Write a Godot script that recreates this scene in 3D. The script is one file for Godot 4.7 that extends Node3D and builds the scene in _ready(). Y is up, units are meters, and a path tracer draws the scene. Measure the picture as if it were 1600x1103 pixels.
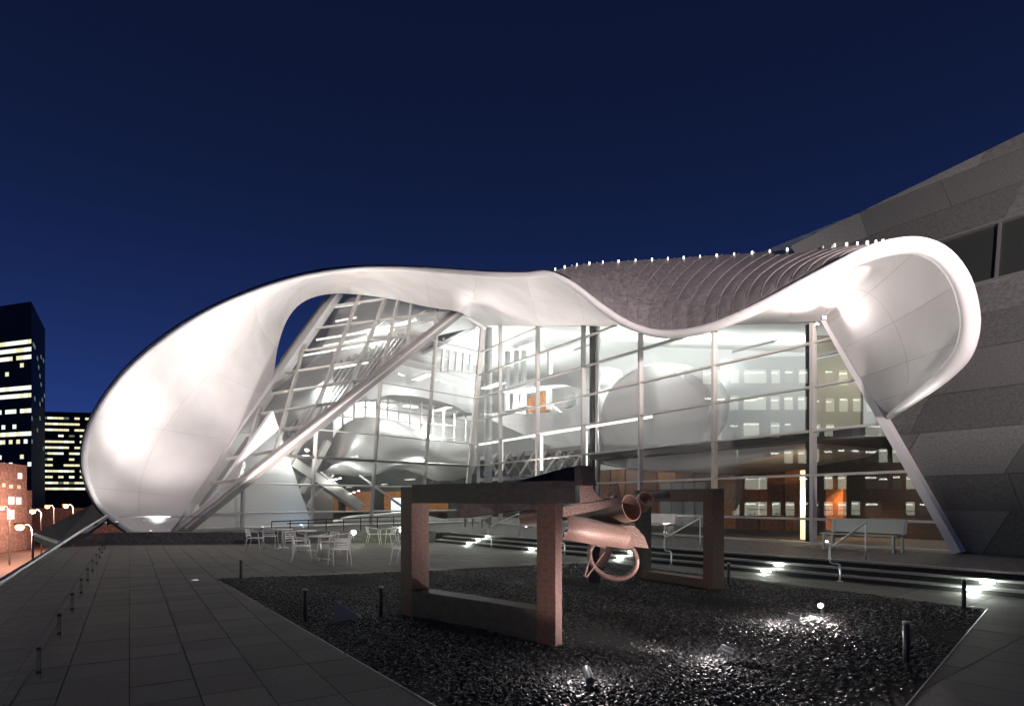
extends Node3D
# ---------------------------------------------------------------- survey of the place
# Eye 1.75 m above the terrace, level, lens raised; f in pixels of the 1600 wide photograph.
const F := 974.0
const EYE := Vector3(0, 1.75, 0)
const DECK := 0.39            # upper terrace above the lower one
const UP := Vector3.UP
var rng := RandomNumberGenerator.new()
var M := {}
var org := {}
var used := {}
var A: Vector3; var u2: Vector3; var n2: Vector3      # main glass front: base point, along, inward
var CB: Vector3; var CT: Vector3; var u1: Vector3; var n1: Vector3; var i1: Vector3
var B0: Vector3; var B1: Vector3; var SL: Vector3; var nS: Vector3
var su: Vector3; var sn: Vector3; var S0: Vector3     # steps
var pu: Vector3; var pv: Vector3                       # paving

func ray(x: float, y: float) -> Vector3: return Vector3((x - 800.0) / F, -(y - 783.0) / F, -1.0)
func at(x: float, y: float, d: float) -> Vector3: return EYE + ray(x, y) * d
func gnd(x: float, y: float, h := 0.0) -> Vector3: return at(x, y, (EYE.y - h) * F / (y - 783.0))
func hit(x: float, y: float, p: Vector3, n: Vector3) -> Vector3:
	var r := ray(x, y)
	return EYE + r * ((p - EYE).dot(n) / r.dot(n))
func toward(x: float) -> Vector3: return Vector3((x - 800.0) / F, 0, -1).normalized()
func fin(x: float, y: float, q: float) -> Vector3: return hit(x, y, A + n2 * q, n2)      # q metres behind the main glass
func fin1(x: float, y: float, r: float) -> Vector3: return hit(x, y, CB + i1 * r, i1)    # r metres behind the side glass (upright)

# ---------------------------------------------------------------- nodes
func numbered(called: String) -> String:
	used[called] = used.get(called, -1) + 1
	return called if used[called] == 0 else "%s_%03d" % [called, used[called]]
func thing(called: String, label: String, category: String, base := Vector3.ZERO, group := "", kind := "") -> Node3D:
	var o := Node3D.new(); o.name = numbered(called); add_child(o); o.position = base; org[o] = base
	if label: o.set_meta("label", label)
	if category: o.set_meta("category", category)
	if group: o.set_meta("group", group)
	if kind: o.set_meta("kind", kind)
	return o
func node(parent: Node, called: String, base: Vector3) -> Node3D:
	var o := Node3D.new(); o.name = called; parent.add_child(o, true); o.position = base - org[parent]; org[o] = base
	return o
func part(parent: Node, called: String, st, m: Material, label := "") -> MeshInstance3D:
	var o := MeshInstance3D.new(); o.name = called
	if st is SurfaceTool:
		st.generate_normals(); o.mesh = st.commit()
	else: o.mesh = st
	o.material_override = m
	parent.add_child(o, true)
	o.position = -org.get(parent, Vector3.ZERO); org[o] = Vector3.ZERO
	if label: o.set_meta("label", label)
	return o
func solo(called: String, st, m: Material, label: String, category: String, group := "", kind := "") -> MeshInstance3D:
	var o := part(self, numbered(called), st, m)
	if label: o.set_meta("label", label)
	if category: o.set_meta("category", category)
	if group: o.set_meta("group", group)
	if kind: o.set_meta("kind", kind)
	return o
func copy(o: Node3D, label: String, p: Vector3, turn: float) -> Node3D:
	var c: Node3D = o.duplicate(); c.name = numbered(String(o.name).rstrip("0123456789").rstrip("_")); add_child(c)
	c.position = p; c.rotation.y = turn; c.set_meta("label", label); org[c] = p
	return c

# ---------------------------------------------------------------- shapes
func mb(smooth := false) -> SurfaceTool:
	var st := SurfaceTool.new(); st.begin(Mesh.PRIMITIVE_TRIANGLES); st.set_smooth_group(0 if smooth else -1)
	return st
func quad(st: SurfaceTool, a: Vector3, b: Vector3, c: Vector3, d: Vector3) -> void:
	for p in [a, b, c, a, c, d]: st.add_vertex(p)
func box(st: SurfaceTool, o: Vector3, x: Vector3, y: Vector3, z: Vector3) -> void:   # corner and three edges
	quad(st, o, o + x, o + x + y, o + y); quad(st, o + z, o + z + y, o + z + x + y, o + z + x)
	quad(st, o, o + y, o + y + z, o + z); quad(st, o + x, o + x + z, o + x + y + z, o + x + y)
	quad(st, o, o + z, o + z + x, o + x); quad(st, o + y, o + y + x, o + y + x + z, o + y + z)
func cbox(st: SurfaceTool, c: Vector3, s: Vector3) -> void:
	box(st, c - s / 2, Vector3(s.x, 0, 0), Vector3(0, s.y, 0), Vector3(0, 0, s.z))
func bar(st: SurfaceTool, a: Vector3, b: Vector3, w: float, h: float, side: Vector3) -> void:  # w across side, h along side
	var e := (b - a).normalized(); var n := (side - e * side.dot(e)).normalized(); var k := e.cross(n)
	box(st, a - k * w / 2 - n * h / 2, b - a, k * w, n * h)
func tube(st: SurfaceTool, pts: Array, r, sides := 8, caps := true) -> void:
	var rings := []
	var n := Vector3.ZERO
	for i in pts.size():
		var e: Vector3 = (pts[mini(i + 1, pts.size() - 1)] - pts[maxi(i - 1, 0)]).normalized()
		if n == Vector3.ZERO: n = e.cross(UP if absf(e.y) < 0.9 else Vector3.RIGHT).normalized()
		n = (n - e * n.dot(e)).normalized()
		var k := e.cross(n)
		var rr: float = r[i] if r is Array else r
		var ring := []
		for j in sides: ring.append(pts[i] + (n * cos(TAU * j / sides) + k * sin(TAU * j / sides)) * rr)
		rings.append(ring)
	for i in rings.size() - 1:
		for j in sides: quad(st, rings[i][j], rings[i][(j + 1) % sides], rings[i + 1][(j + 1) % sides], rings[i + 1][j])
	if caps:
		for q in [[0, 1], [rings.size() - 1, -1]]:
			for j in sides:
				var tri := [pts[q[0]], rings[q[0]][(j + 1) % sides], rings[q[0]][j]]
				if q[1] < 0: tri.reverse()
				for p in tri: st.add_vertex(p)
func prism(st: SurfaceTool, poly: PackedVector2Array, o: Vector3, ex: Vector3, ey: Vector3, depth: Vector3) -> void:
	var tri := Geometry2D.triangulate_polygon(poly)
	var f := func(v: Vector2) -> Vector3: return o + ex * v.x + ey * v.y
	for i in range(0, tri.size(), 3):
		for k in 3: st.add_vertex(f.call(poly[tri[i + k]]))
		for k in 3: st.add_vertex(f.call(poly[tri[i + 2 - k]]) + depth)
	for i in poly.size():
		var a: Vector3 = f.call(poly[i]); var b: Vector3 = f.call(poly[(i + 1) % poly.size()])
		quad(st, a, a + depth, b + depth, b)
func prism3(st: SurfaceTool, pts: Array, depth: Vector3) -> void:     # flat outline of points in space
	var ex: Vector3 = (pts[1] - pts[0]).normalized()
	var nn := Vector3.ZERO
	for i in pts.size(): nn += (pts[i] - pts[0]).cross(pts[(i + 1) % pts.size()] - pts[0])
	var ey := nn.normalized().cross(ex)
	var poly := PackedVector2Array()
	for p in pts: poly.append(Vector2((p - pts[0]).dot(ex), (p - pts[0]).dot(ey)))
	prism(st, poly, pts[0], ex, ey, depth)
func sheet(st: SurfaceTool, poly: PackedVector2Array, o: Vector3, ex: Vector3, ey: Vector3) -> void:
	var tri := Geometry2D.triangulate_polygon(poly)
	for i in tri: st.add_vertex(o + ex * poly[i].x + ey * poly[i].y)
func loft(st: SurfaceTool, rows: Array) -> void:
	for i in rows.size() - 1:
		for j in rows[i].size() - 1: quad(st, rows[i][j], rows[i][j + 1], rows[i + 1][j + 1], rows[i + 1][j])
func spline(pts: Array, n: int) -> Array:       # n spans between each pair
	var out := []
	for i in pts.size() - 1:
		var a = pts[maxi(i - 1, 0)]; var b = pts[i]; var c = pts[i + 1]; var d = pts[mini(i + 2, pts.size() - 1)]
		for k in n: out.append(b.cubic_interpolate(c, a, d, float(k) / n))
	out.append(pts[-1])
	return out
func disc(st: SurfaceTool, c: Vector3, r: float, h: float, sides := 20) -> void:
	tube(st, [c, c + UP * h], r, sides)
func lathe(st: SurfaceTool, c: Vector3, prof: Array, sides := 16) -> void:    # prof: Vector2(radius, height)
	var rows := []
	for p in prof:
		var r := []
		for j in sides + 1: r.append(c + Vector3(cos(TAU * j / sides) * p.x, p.y, sin(TAU * j / sides) * p.x))
		rows.append(r)
	loft(st, rows)
func split(polys: Array, a: Vector2, b: Vector2) -> Array:     # cut convex pieces along the line a-b
	var out := []
	var e := (b - a).normalized() * 400.0; var k := Vector2(-e.y, e.x)
	for s in [1.0, -1.0]:
		var half := PackedVector2Array([a - e, a + e, a + e + k * s, a - e + k * s])
		for p in polys: out.append_array(Geometry2D.intersect_polygons(p, half))
	return out

# ---------------------------------------------------------------- materials
func noise_tex(freq: float, lo: float, hi: float, sd: int, size := 512, fractal := 4) -> NoiseTexture2D:
	var n := FastNoiseLite.new(); n.seed = sd; n.frequency = freq; n.fractal_octaves = fractal; n.noise_type = FastNoiseLite.TYPE_SIMPLEX_SMOOTH
	var t := NoiseTexture2D.new(); t.width = size; t.height = size; t.seamless = true; t.noise = n
	var g := Gradient.new(); g.set_color(0, Color(lo, lo, lo)); g.set_color(1, Color(hi, hi, hi)); t.color_ramp = g
	return t
func mat(called: String, c: Color, rough := 0.6, metal := 0.0) -> StandardMaterial3D:   # c: real-world (linear) base colour
	var m := StandardMaterial3D.new(); m.resource_name = called; m.albedo_color = c.linear_to_srgb(); m.roughness = rough; m.metallic = metal
	M[called] = m
	return m
func grain(m: StandardMaterial3D, tex: Texture2D, scale: float, bump: Texture2D = null, height := 0.0) -> void:
	m.albedo_texture = tex; m.uv1_triplanar = true; m.uv1_world_triplanar = true; m.uv1_scale = Vector3.ONE * scale
	if bump:
		m.heightmap_enabled = true; m.heightmap_texture = bump; m.heightmap_scale = height
func glow(called: String, c: Color, e: float) -> StandardMaterial3D:
	var m := mat(called, Color(0.6, 0.6, 0.6), 0.5); m.emission_enabled = true; m.emission = c; m.emission_energy_multiplier = e
	return m
func materials() -> void:
	var fine := noise_tex(0.05, 0.72, 1.0, 3); var coarse := noise_tex(0.012, 0.6, 1.0, 5); var blotch := noise_tex(0.02, 0.62, 1.0, 8, 512, 5); var rough_h := noise_tex(0.09, 0.0, 1.0, 11)
	for k in 5:
		var p := mat("paver%d" % k, Color(0.168, 0.155, 0.135) * [1.0, 0.88, 1.1, 0.8, 0.97][k], 0.75); grain(p, fine, 0.9 + 0.13 * k, rough_h, 0.25)
	grain(mat("joint", Color(0.02, 0.02, 0.02), 0.95), fine, 1.0)
	grain(mat("concrete", Color(0.2, 0.195, 0.185), 0.8), blotch, 0.5, rough_h, 0.4)
	grain(mat("nosing", Color(0.42, 0.41, 0.39), 0.7), fine, 0.7)
	grain(mat("deck", Color(0.19, 0.185, 0.175), 0.75), coarse, 0.7, rough_h, 0.3)
	grain(mat("riser", Color(0.035, 0.035, 0.035), 0.8), coarse, 0.7)
	grain(mat("stone_dark", Color(0.05, 0.05, 0.05), 0.8), fine, 1.0)
	mat("gravel", Color(0.022, 0.022, 0.022), 0.46).vertex_color_use_as_albedo = true
	grain(mat("soil", Color(0.02, 0.02, 0.02), 0.9), fine, 1.0)
	grain(mat("ribbon", Color(0.78, 0.755, 0.745), 0.5), noise_tex(0.006, 0.9, 1.0, 21), 0.12)
	for k in 3: grain(mat("ribbon%d" % k, Color(0.78, 0.755, 0.745) * [1.0, 0.975, 0.95][k], [0.72, 0.68, 0.75][k]), noise_tex(0.006, 0.88, 1.0, 21 + k), 0.12)
	mat("lip", Color(0.74, 0.725, 0.72), 0.5)
	for k in 4:
		var p := mat("roof%d" % k, Color(0.49, 0.45, 0.45) * [1.0, 0.95, 1.05, 0.98][k], 0.42, 0.25); grain(p, coarse, 0.5 + 0.1 * k)
	mat("seam", Color(0.46, 0.41, 0.405), 0.45, 0.3)
	mat("frame", Color(0.56, 0.54, 0.51), 0.45, 0.15)
	mat("beam", Color(0.3, 0.28, 0.27), 0.4, 0.4)
	mat("black", Color(0.02, 0.02, 0.022), 0.5)
	mat("white", Color(0.75, 0.75, 0.74), 0.6)
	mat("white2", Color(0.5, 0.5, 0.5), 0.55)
	mat("drum_grey", Color(0.36, 0.36, 0.355), 0.5)
	mat("grey", Color(0.3, 0.3, 0.3), 0.6)
	mat("satin", Color(0.62, 0.61, 0.6), 0.34, 0.75)
	mat("steel", Color(0.72, 0.72, 0.71), 0.28, 0.9)
	mat("railing", Color(0.36, 0.36, 0.35), 0.35, 0.8)
	mat("alu", Color(0.85, 0.84, 0.81), 0.28, 0.25)
	grain(mat("wood", Color(0.26, 0.085, 0.03), 0.5), coarse, 0.8)
	grain(mat("wood_light", Color(0.5, 0.2, 0.06), 0.5), coarse, 0.8)
	mat("beige", Color(0.36, 0.32, 0.24), 0.7)
	mat("door", Color(0.34, 0.36, 0.36), 0.4)
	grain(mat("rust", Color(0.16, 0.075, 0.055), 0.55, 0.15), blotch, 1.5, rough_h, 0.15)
	grain(mat("rust_shaded", Color(0.075, 0.052, 0.047), 0.6, 0.1), blotch, 0.8, rough_h, 0.15)  # darker rust copy: shade of the unlit beams put into the colour
	grain(mat("rust_lit", Color(0.44, 0.27, 0.215), 0.42, 0.25), blotch, 2.4, rough_h, 0.1)  # paler pink rust copy: the spotlit look put into the colour
	for k in 4:
		var p := mat("slate%d" % k, Color(0.15, 0.152, 0.15) * [1.0, 0.76, 1.34, 0.9][k], 0.62, 0.1); grain(p, noise_tex(0.02 + 0.006 * k, 0.6, 1.0, 40 + k, 512, 6), 0.7 + 0.15 * k, rough_h, 0.15)
	mat("bollard", Color(0.03, 0.03, 0.03), 0.5)
	mat("fitting", Color(0.3, 0.3, 0.3), 0.4, 0.6)
	mat("plate", Color(0.3, 0.29, 0.27), 0.6)
	for g in [["glass", 0.04], ["rail_glass", 0.03]]:
		var m := mat(g[0], Color(0.5, 0.55, 0.55), 0.0); m.transparency = BaseMaterial3D.TRANSPARENCY_ALPHA; m.albedo_color.a = g[1]
	mat("dark_glass", Color(0.025, 0.028, 0.026), 0.08)
	grain(mat("tower", Color(0.035, 0.033, 0.035), 0.6), coarse, 0.1)
	grain(mat("tower2", Color(0.05, 0.048, 0.045), 0.6), coarse, 0.1)
	grain(mat("pink_wall", Color(0.36, 0.25, 0.23), 0.8), coarse, 0.2)
	grain(mat("asphalt", Color(0.12, 0.085, 0.078), 0.85), fine, 0.3)
	grain(mat("brick", Color(0.09, 0.06, 0.05), 0.85), blotch, 0.4)
	mat("canopy_dark", Color(0.018, 0.018, 0.019), 0.7)
	glow("win_cold", Color(0.95, 1.0, 0.9), 1.3); glow("win_warm", Color(1.0, 0.97, 0.78), 0.95); glow("win_dim", Color(0.85, 0.95, 0.8), 0.16)
	glow("win_blue", Color(0.86, 0.9, 1.0), 0.75)
	glow("office_glow", Color(0.87, 0.89, 0.8), 6.0); glow("office_tube", Color(1, 1, 0.95), 16.0)
	glow("sodium", Color(1.0, 0.62, 0.3), 24.0)
	glow("lamp_white", Color(1, 0.99, 0.96), 5.0)
	glow("lamp_soft", Color(1, 0.99, 0.96), 1.3)
	glow("lamp_step", Color(0.94, 1.0, 0.95), 9.0)
	glow("lamp_warm", Color(1.0, 0.86, 0.66), 1.5)
	glow("lamp_orange", Color(1.0, 0.5, 0.18), 3.0)
	glow("screen", Color(0.85, 0.95, 1.0), 1.2)
	glow("spot_face", Color(1, 0.97, 0.97), 40.0)

# ---------------------------------------------------------------- lights
func omni(parent: Node, p: Vector3, e: float, c := Color.WHITE, size := 0.08) -> void:
	var l := OmniLight3D.new(); l.name = "glow_light"; l.light_energy = e; l.light_color = c; l.light_size = size; l.shadow_enabled = true; l.omni_range = 60; l.omni_attenuation = 2.0
	parent.add_child(l, true); l.position = p - org[parent]
func spot(parent: Node, p: Vector3, target: Vector3, e: float, angle: float, c := Color.WHITE, size := 0.06, blend := 0.7) -> void:
	var l := SpotLight3D.new(); l.name = "beam_light"; l.light_energy = e; l.light_color = c; l.light_size = size; l.shadow_enabled = true; l.spot_range = 60; l.spot_attenuation = 2.0
	l.spot_angle = angle; l.spot_angle_attenuation = blend
	parent.add_child(l, true); l.position = p - org[parent]
	l.basis = Basis.looking_at(target - p, UP if absf((target - p).normalized().y) < 0.98 else Vector3.RIGHT)
func area(parent: Node, p: Vector3, dir: Vector3, w: float, h: float, e: float, c := Color.WHITE, along := Vector3.RIGHT) -> void:
	var l := AreaLight3D.new(); l.name = "panel_light"; l.area_size = Vector2(w, h); l.light_energy = e; l.light_color = c; l.shadow_enabled = true; l.area_range = 60
	parent.add_child(l, true); l.position = p - org[parent]
	var z := -dir.normalized(); var x := (along - z * along.dot(z)).normalized()
	l.basis = Basis(x, z.cross(x), z)

# ================================================================ scene
func _ready() -> void:
	rng.seed = 7
	var cam := Camera3D.new(); cam.name = "camera"; add_child(cam)
	cam.projection = Camera3D.PROJECTION_FRUSTUM; cam.near = 0.1; cam.far = 3000.0
	cam.size = 1103.0 / F * 0.1; cam.frustum_offset = Vector2(0, (783.0 - 551.5) / F * 0.1)
	cam.position = EYE; cam.current = true
	var env := Environment.new(); var we := WorldEnvironment.new(); we.name = "world"; we.environment = env; add_child(we)
	var sky_m := ProceduralSkyMaterial.new()
	sky_m.sky_top_color = Color(0.05, 0.083, 0.185); sky_m.sky_horizon_color = Color(0.18, 0.29, 0.6); sky_m.sky_curve = 0.13
	sky_m.ground_horizon_color = Color(0.1, 0.1, 0.16); sky_m.ground_bottom_color = Color(0.05, 0.05, 0.06)
	var sk := Sky.new(); sk.sky_material = sky_m
	env.background_mode = Environment.BG_SKY; env.sky = sk; env.background_energy_multiplier = 1.0
	env.tonemap_mode = Environment.TONE_MAPPER_LINEAR; env.tonemap_exposure = 1.0
	env.sdfgi_enabled = true; env.ssao_enabled = true; env.ssil_enabled = true
	materials()
	survey()
	terrace()
	gallery()
	city()
	sculpture()
	furniture()
	terrace_details()

func survey() -> void:
	A = gnd(1500, 865, DECK); u2 = toward(203); n2 = u2.cross(UP)
	CB = hit(732, 754, A, n2); CT = hit(755, 508, A, n2)
	u1 = toward(1690); n1 = u1.cross(CT - CB).normalized()
	if n1.z < 0: n1 = -n1
	i1 = -Vector3(n1.x, 0, n1.z).normalized()
	B0 = hit(285, 828, CB, n1); B1 = hit(715, 489, CB, n1); SL = at(525, 460, 44)
	nS = (B1 - B0).cross(SL - B0).normalized()
	pu = toward(201.5); pv = Vector3(-pu.z, 0, pu.x)
	var s1 := gnd(1600, 935); S0 = gnd(680, 847)
	su = (s1 - S0).normalized(); sn = UP.cross(su)
	if sn.z > 0: sn = -sn

# ---------------------------------------------------------------- terrace, steps, gravel
func p2(v: Vector3) -> Vector2: return Vector2(v.x, v.z)
func v3(v: Vector2, y := 0.0) -> Vector3: return Vector3(v.x, y, v.y)
func bed_poly() -> PackedVector2Array:
	return PackedVector2Array([p2(gnd(339, 905)), p2(gnd(950, 878)), p2(gnd(1544, 951)), Vector2(1.08, -2.8)])
func pave(parent: Node, region: Array, o: Vector3, e: Vector3, k: Vector3, w: float, l: float, span: int, bed: PackedVector2Array) -> Array:
	var out := []
	for i in range(-span, span):
		for j in range(-span, span):
			var c := o + e * l * j + k * w * i
			if c.z > 3.5 or c.z < -34 or absf(c.x) > 24: continue
			var q := PackedVector2Array([p2(c + e * 0.005 + k * 0.005), p2(c + e * (l - 0.005) + k * 0.005), p2(c + e * (l - 0.005) + k * (w - 0.005)), p2(c + e * 0.005 + k * (w - 0.005))])
			for piece in Geometry2D.intersect_polygons(q, region[0]):
				for cut in Geometry2D.clip_polygons(piece, bed):
					if cut.size() > 2: out.append(cut)
	return out
func terrace() -> void:
	var rail0 := gnd(38, 1103) - pu * 9.0 - pv * 0.12
	var rail1 := gnd(38, 1103) + pu * 22.4 - pv * 0.12
	var bed := bed_poly()
	var st_a := S0; var st_b := S0 + su * 30.0
	var kerb0 := Vector3(rail1.x - 0.3, 0, -25.0)
	var whole := PackedVector2Array([p2(rail0), p2(kerb0), p2(st_a), p2(st_b), p2(st_b + Vector3(0, 0, 22)), Vector2(rail0.x, 4)])
	var zone_r := PackedVector2Array([p2(gnd(950, 878)) , p2(gnd(950, 878) + sn * 6.0), p2(st_b + sn), p2(st_b + Vector3(0, 0, 22)), Vector2(1.08, 4), Vector2(1.08, -2.8), p2(gnd(1544, 951))])
	var root := thing("terrace", "", "", Vector3.ZERO, "", "structure")
	var st := mb()
	for p in Geometry2D.clip_polygons(whole, bed): prism(st, p, Vector3(0, -0.03, 0), Vector3.RIGHT, Vector3(0, 0, 1), Vector3(0, -0.5, 0))
	part(root, "slab", st, M.joint)
	var pieces := []
	for w in Geometry2D.clip_polygons(whole, zone_r): pieces.append_array(pave(root, [w], gnd(201.5, 1103), pu, pv, 0.545, 0.62, 60, bed))
	for w in Geometry2D.intersect_polygons(whole, zone_r): pieces.append_array(pave(root, [w], gnd(1560, 1016), su, sn, 0.62, 1.2, 50, bed))
	var keyed := []
	for p in pieces:
		var c := Vector2.ZERO
		for v in p: c += v / p.size()
		var area_ := 0.0
		for i in range(1, p.size() - 1): area_ += absf((p[i] - p[0]).cross(p[i + 1] - p[0])) / 2
		var seen: bool = c.y < -4.6 and absf(c.x / c.y) < 0.9
		keyed.append([(-area_ / pow(c.length(), 3)) if seen else 0.0, p, c])
	keyed.sort_custom(func(a, b): return a[0] < b[0])
	var rest := mb()
	for n in keyed.size():
		var s := mb() if n < 300 else rest
		var lift: float = rng.randf_range(-0.0015, 0.0015)
		prism(s, keyed[n][1], Vector3(0, lift - 0.028, 0), Vector3.RIGHT, Vector3(0, 0, 1), Vector3(0, 0.028, 0))
		if n < 300: part(root, "paver", s, M["paver%d" % rng.randi_range(0, 4)])
	var ro := part(root, "paver_field", rest, M.paver0); ro.set_meta("kind", "stuff")
	# gravel bed
	st = mb()
	prism(st, bed, Vector3(0, -0.05, 0), Vector3.RIGHT, Vector3(0, 0, 1), Vector3(0, -0.4, 0))
	solo("gravel_bed_ground", st, M.soil, "", "", "", "structure")
	var stone := mb(true)
	var ico := []
	var g := (1.0 + sqrt(5.0)) / 2.0
	for v in [[-1, g, 0], [1, g, 0], [-1, -g, 0], [1, -g, 0], [0, -1, g], [0, 1, g], [0, -1, -g], [0, 1, -g], [g, 0, -1], [g, 0, 1], [-g, 0, -1], [-g, 0, 1]]:
		ico.append(Vector3(v[0], v[1], v[2]).normalized() * rng.randf_range(0.75, 1.2))
	stone.set_smooth_group(-1)
	for f in [[0, 11, 5], [0, 5, 1], [0, 1, 7], [0, 7, 10], [0, 10, 11], [1, 5, 9], [5, 11, 4], [11, 10, 2], [10, 7, 6], [7, 1, 8], [3, 9, 4], [3, 4, 2], [3, 2, 6], [3, 6, 8], [3, 8, 9], [4, 9, 5], [2, 4, 11], [6, 2, 10], [8, 6, 7], [9, 8, 1]]:
		for k in [0, 2, 1]: stone.add_vertex(ico[f[k]])
	stone.generate_normals()
	var where := []; var tint := []
	var step := 0.04
	for i in range(int(-7.0 / step), int(8.2 / step)):
		for j in range(int(-18.4 / step), int(-4.0 / step)):
			var c := Vector2(i * step + rng.randf_range(-0.025, 0.025), j * step + rng.randf_range(-0.025, 0.025))
			if not Geometry2D.is_point_in_polygon(c, bed) or absf(c.x / c.y) > 0.92: continue
			var s := rng.randf_range(0.016, 0.032)
			var b := Basis.from_euler(Vector3(rng.randf_range(-0.7, 0.7), rng.randf() * TAU, rng.randf_range(-0.7, 0.7))) * Basis.from_scale(Vector3(s * rng.randf_range(0.8, 1.4), s * rng.randf_range(0.45, 0.8), s))
			where.append(Transform3D(b, Vector3(c.x, -0.038 + rng.randf_range(0, 0.024) + 0.03 * sin(c.x * 1.3) * sin(c.y * 1.1 + 1.0), c.y)))
			tint.append(Color.WHITE * rng.randf_range(0.4, 1.5) if rng.randf() > 0.02 else Color.WHITE * 3.0)
	var mm := MultiMesh.new(); mm.transform_format = MultiMesh.TRANSFORM_3D; mm.use_colors = true; mm.mesh = stone.commit(); mm.instance_count = where.size()
	for i in where.size(): mm.set_instance_transform(i, where[i]); mm.set_instance_color(i, tint[i])
	var mi := MultiMeshInstance3D.new(); mi.name = "gravel"; mi.multimesh = mm; mi.material_override = M.gravel; add_child(mi)
	mi.set_meta("kind", "stuff"); mi.set_meta("label", "dark loose gravel filling the bed under the sculpture"); mi.set_meta("category", "gravel")
	# steel edging of the bed
	var ed := thing("bed_edging", "", "", Vector3.ZERO, "", "structure")
	for i in 4:
		st = mb(); bar(st, v3(bed[i], -0.1), v3(bed[(i + 1) % 4], -0.1), 0.012, 0.21, UP); part(ed, "edging_strip", st, M.fitting)
	# steps and upper deck
	var steps := thing("terrace_steps", "", "", S0, "", "structure")
	for k in 3:
		var o := S0 + sn * 0.38 * k
		st = mb(); box(st, o + Vector3(0, -0.1, 0), su * 30.0, UP * (0.06 + 0.13 * (k + 1)), sn * 0.5)
		part(steps, "riser", st, M.riser)
		st = mb(); box(st, o - sn * 0.02 + Vector3(0, 0.13 * (k + 1) - 0.04, 0), su * 30.0, UP * 0.04, sn * 0.2); part(steps, "nosing", st, M.nosing)
		if k < 2:
			st = mb(); box(st, o + sn * 0.18 + Vector3(0, 0.13 * (k + 1) - 0.04, 0), su * 30.0, UP * 0.037, sn * 0.3); part(steps, "tread", st, M.riser)
	st = mb()
	var t0 := S0 + sn * 0.94
	prism(st, PackedVector2Array([p2(t0), p2(t0 + su * 30.0), Vector2(40, -10), Vector2(40, -75), Vector2(-20, -75), Vector2(-17.3, -30), Vector2(kerb0.x, -25.45), p2(S0 + sn * 0.2 - su * 0.3)]), Vector3(0, DECK, 0), Vector3.RIGHT, Vector3(0, 0, 1), Vector3(0, -0.45, 0))
	solo("upper_terrace", st, M.deck, "", "", "", "structure")
	# concrete parapet at the back of the terrace
	var kb := thing("parapet_wall", "low stained concrete parapet between the terrace and the glass front", "wall", kerb0)
	st = mb(); var kend := S0 - su * 0.05
	box(st, kerb0 + Vector3(0, -0.1, 0), (kend - kerb0), UP * 0.52, Vector3(0, 0, -0.4)); part(kb, "wall_body", st, M.concrete)
	st = mb(); box(st, kerb0 + Vector3(0, 0.42, 0.03), (kend - kerb0), UP * 0.06, Vector3(0, 0, -0.46)); part(kb, "coping", st, M.concrete)

# ---------------------------------------------------------------- glazing
func facade(parent: Node, called: String, o: Vector3, ex: Vector3, ey: Vector3, poly: PackedVector2Array, lines: Array, glass := true) -> Node3D:
	# lines: [a, b, width, depth, name]
	var root := node(parent, called, o)
	var nn := ex.cross(ey).normalized()
	var cells := [poly]
	for l in lines: cells = split(cells, l[0], l[1])
	for c in cells:
		if not glass: break
		var ar := 0.0
		for i in range(1, c.size() - 1): ar += absf((c[i] - c[0]).cross(c[i + 1] - c[0])) / 2
		if ar < 0.05: continue
		# every pane sits a hair out of true, as real panes do
		var mid := Vector2.ZERO
		for v in c: mid += v / c.size()
		var tx := rng.randf_range(-0.0022, 0.0022); var ty := rng.randf_range(-0.0022, 0.0022)
		var st := mb()
		sheet(st, c, o - nn * (mid.x * tx + mid.y * ty), ex + nn * tx, ey + nn * ty)
		part(root, "pane", st, M.glass)
	for l in lines:
		var e: Vector2 = (l[1] - l[0]).normalized() * 200.0
		for seg in Geometry2D.intersect_polyline_with_polygon(PackedVector2Array([l[0] - e, l[1] + e]), poly):
			var st := mb()
			var a: Vector3 = o + ex * seg[0].x + ey * seg[0].y; var b: Vector3 = o + ex * seg[-1].x + ey * seg[-1].y
			bar(st, a, b, l[2], l[3], nn)
			part(root, l[4], st, l[5] if l.size() > 5 else M.frame)
	return root
func edge_bars(root: Node, pts: Array, w: float, d: float, side: Vector3, m: Material, called := "edge_frame", closed := true) -> void:
	for i in pts.size() if closed else pts.size() - 1:
		var st := mb(); bar(st, pts[i], pts[(i + 1) % pts.size()], w, d, side); part(root, called, st, m)

# ---------------------------------------------------------------- the gallery
func gallery() -> void:
	var g := thing("art_gallery", "art gallery with a white swooping ribbon roof over a lit glass front", "building", A)
	main_front(g); side_front(g); ribbon(g); stone_wing(g); interior(g)

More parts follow.
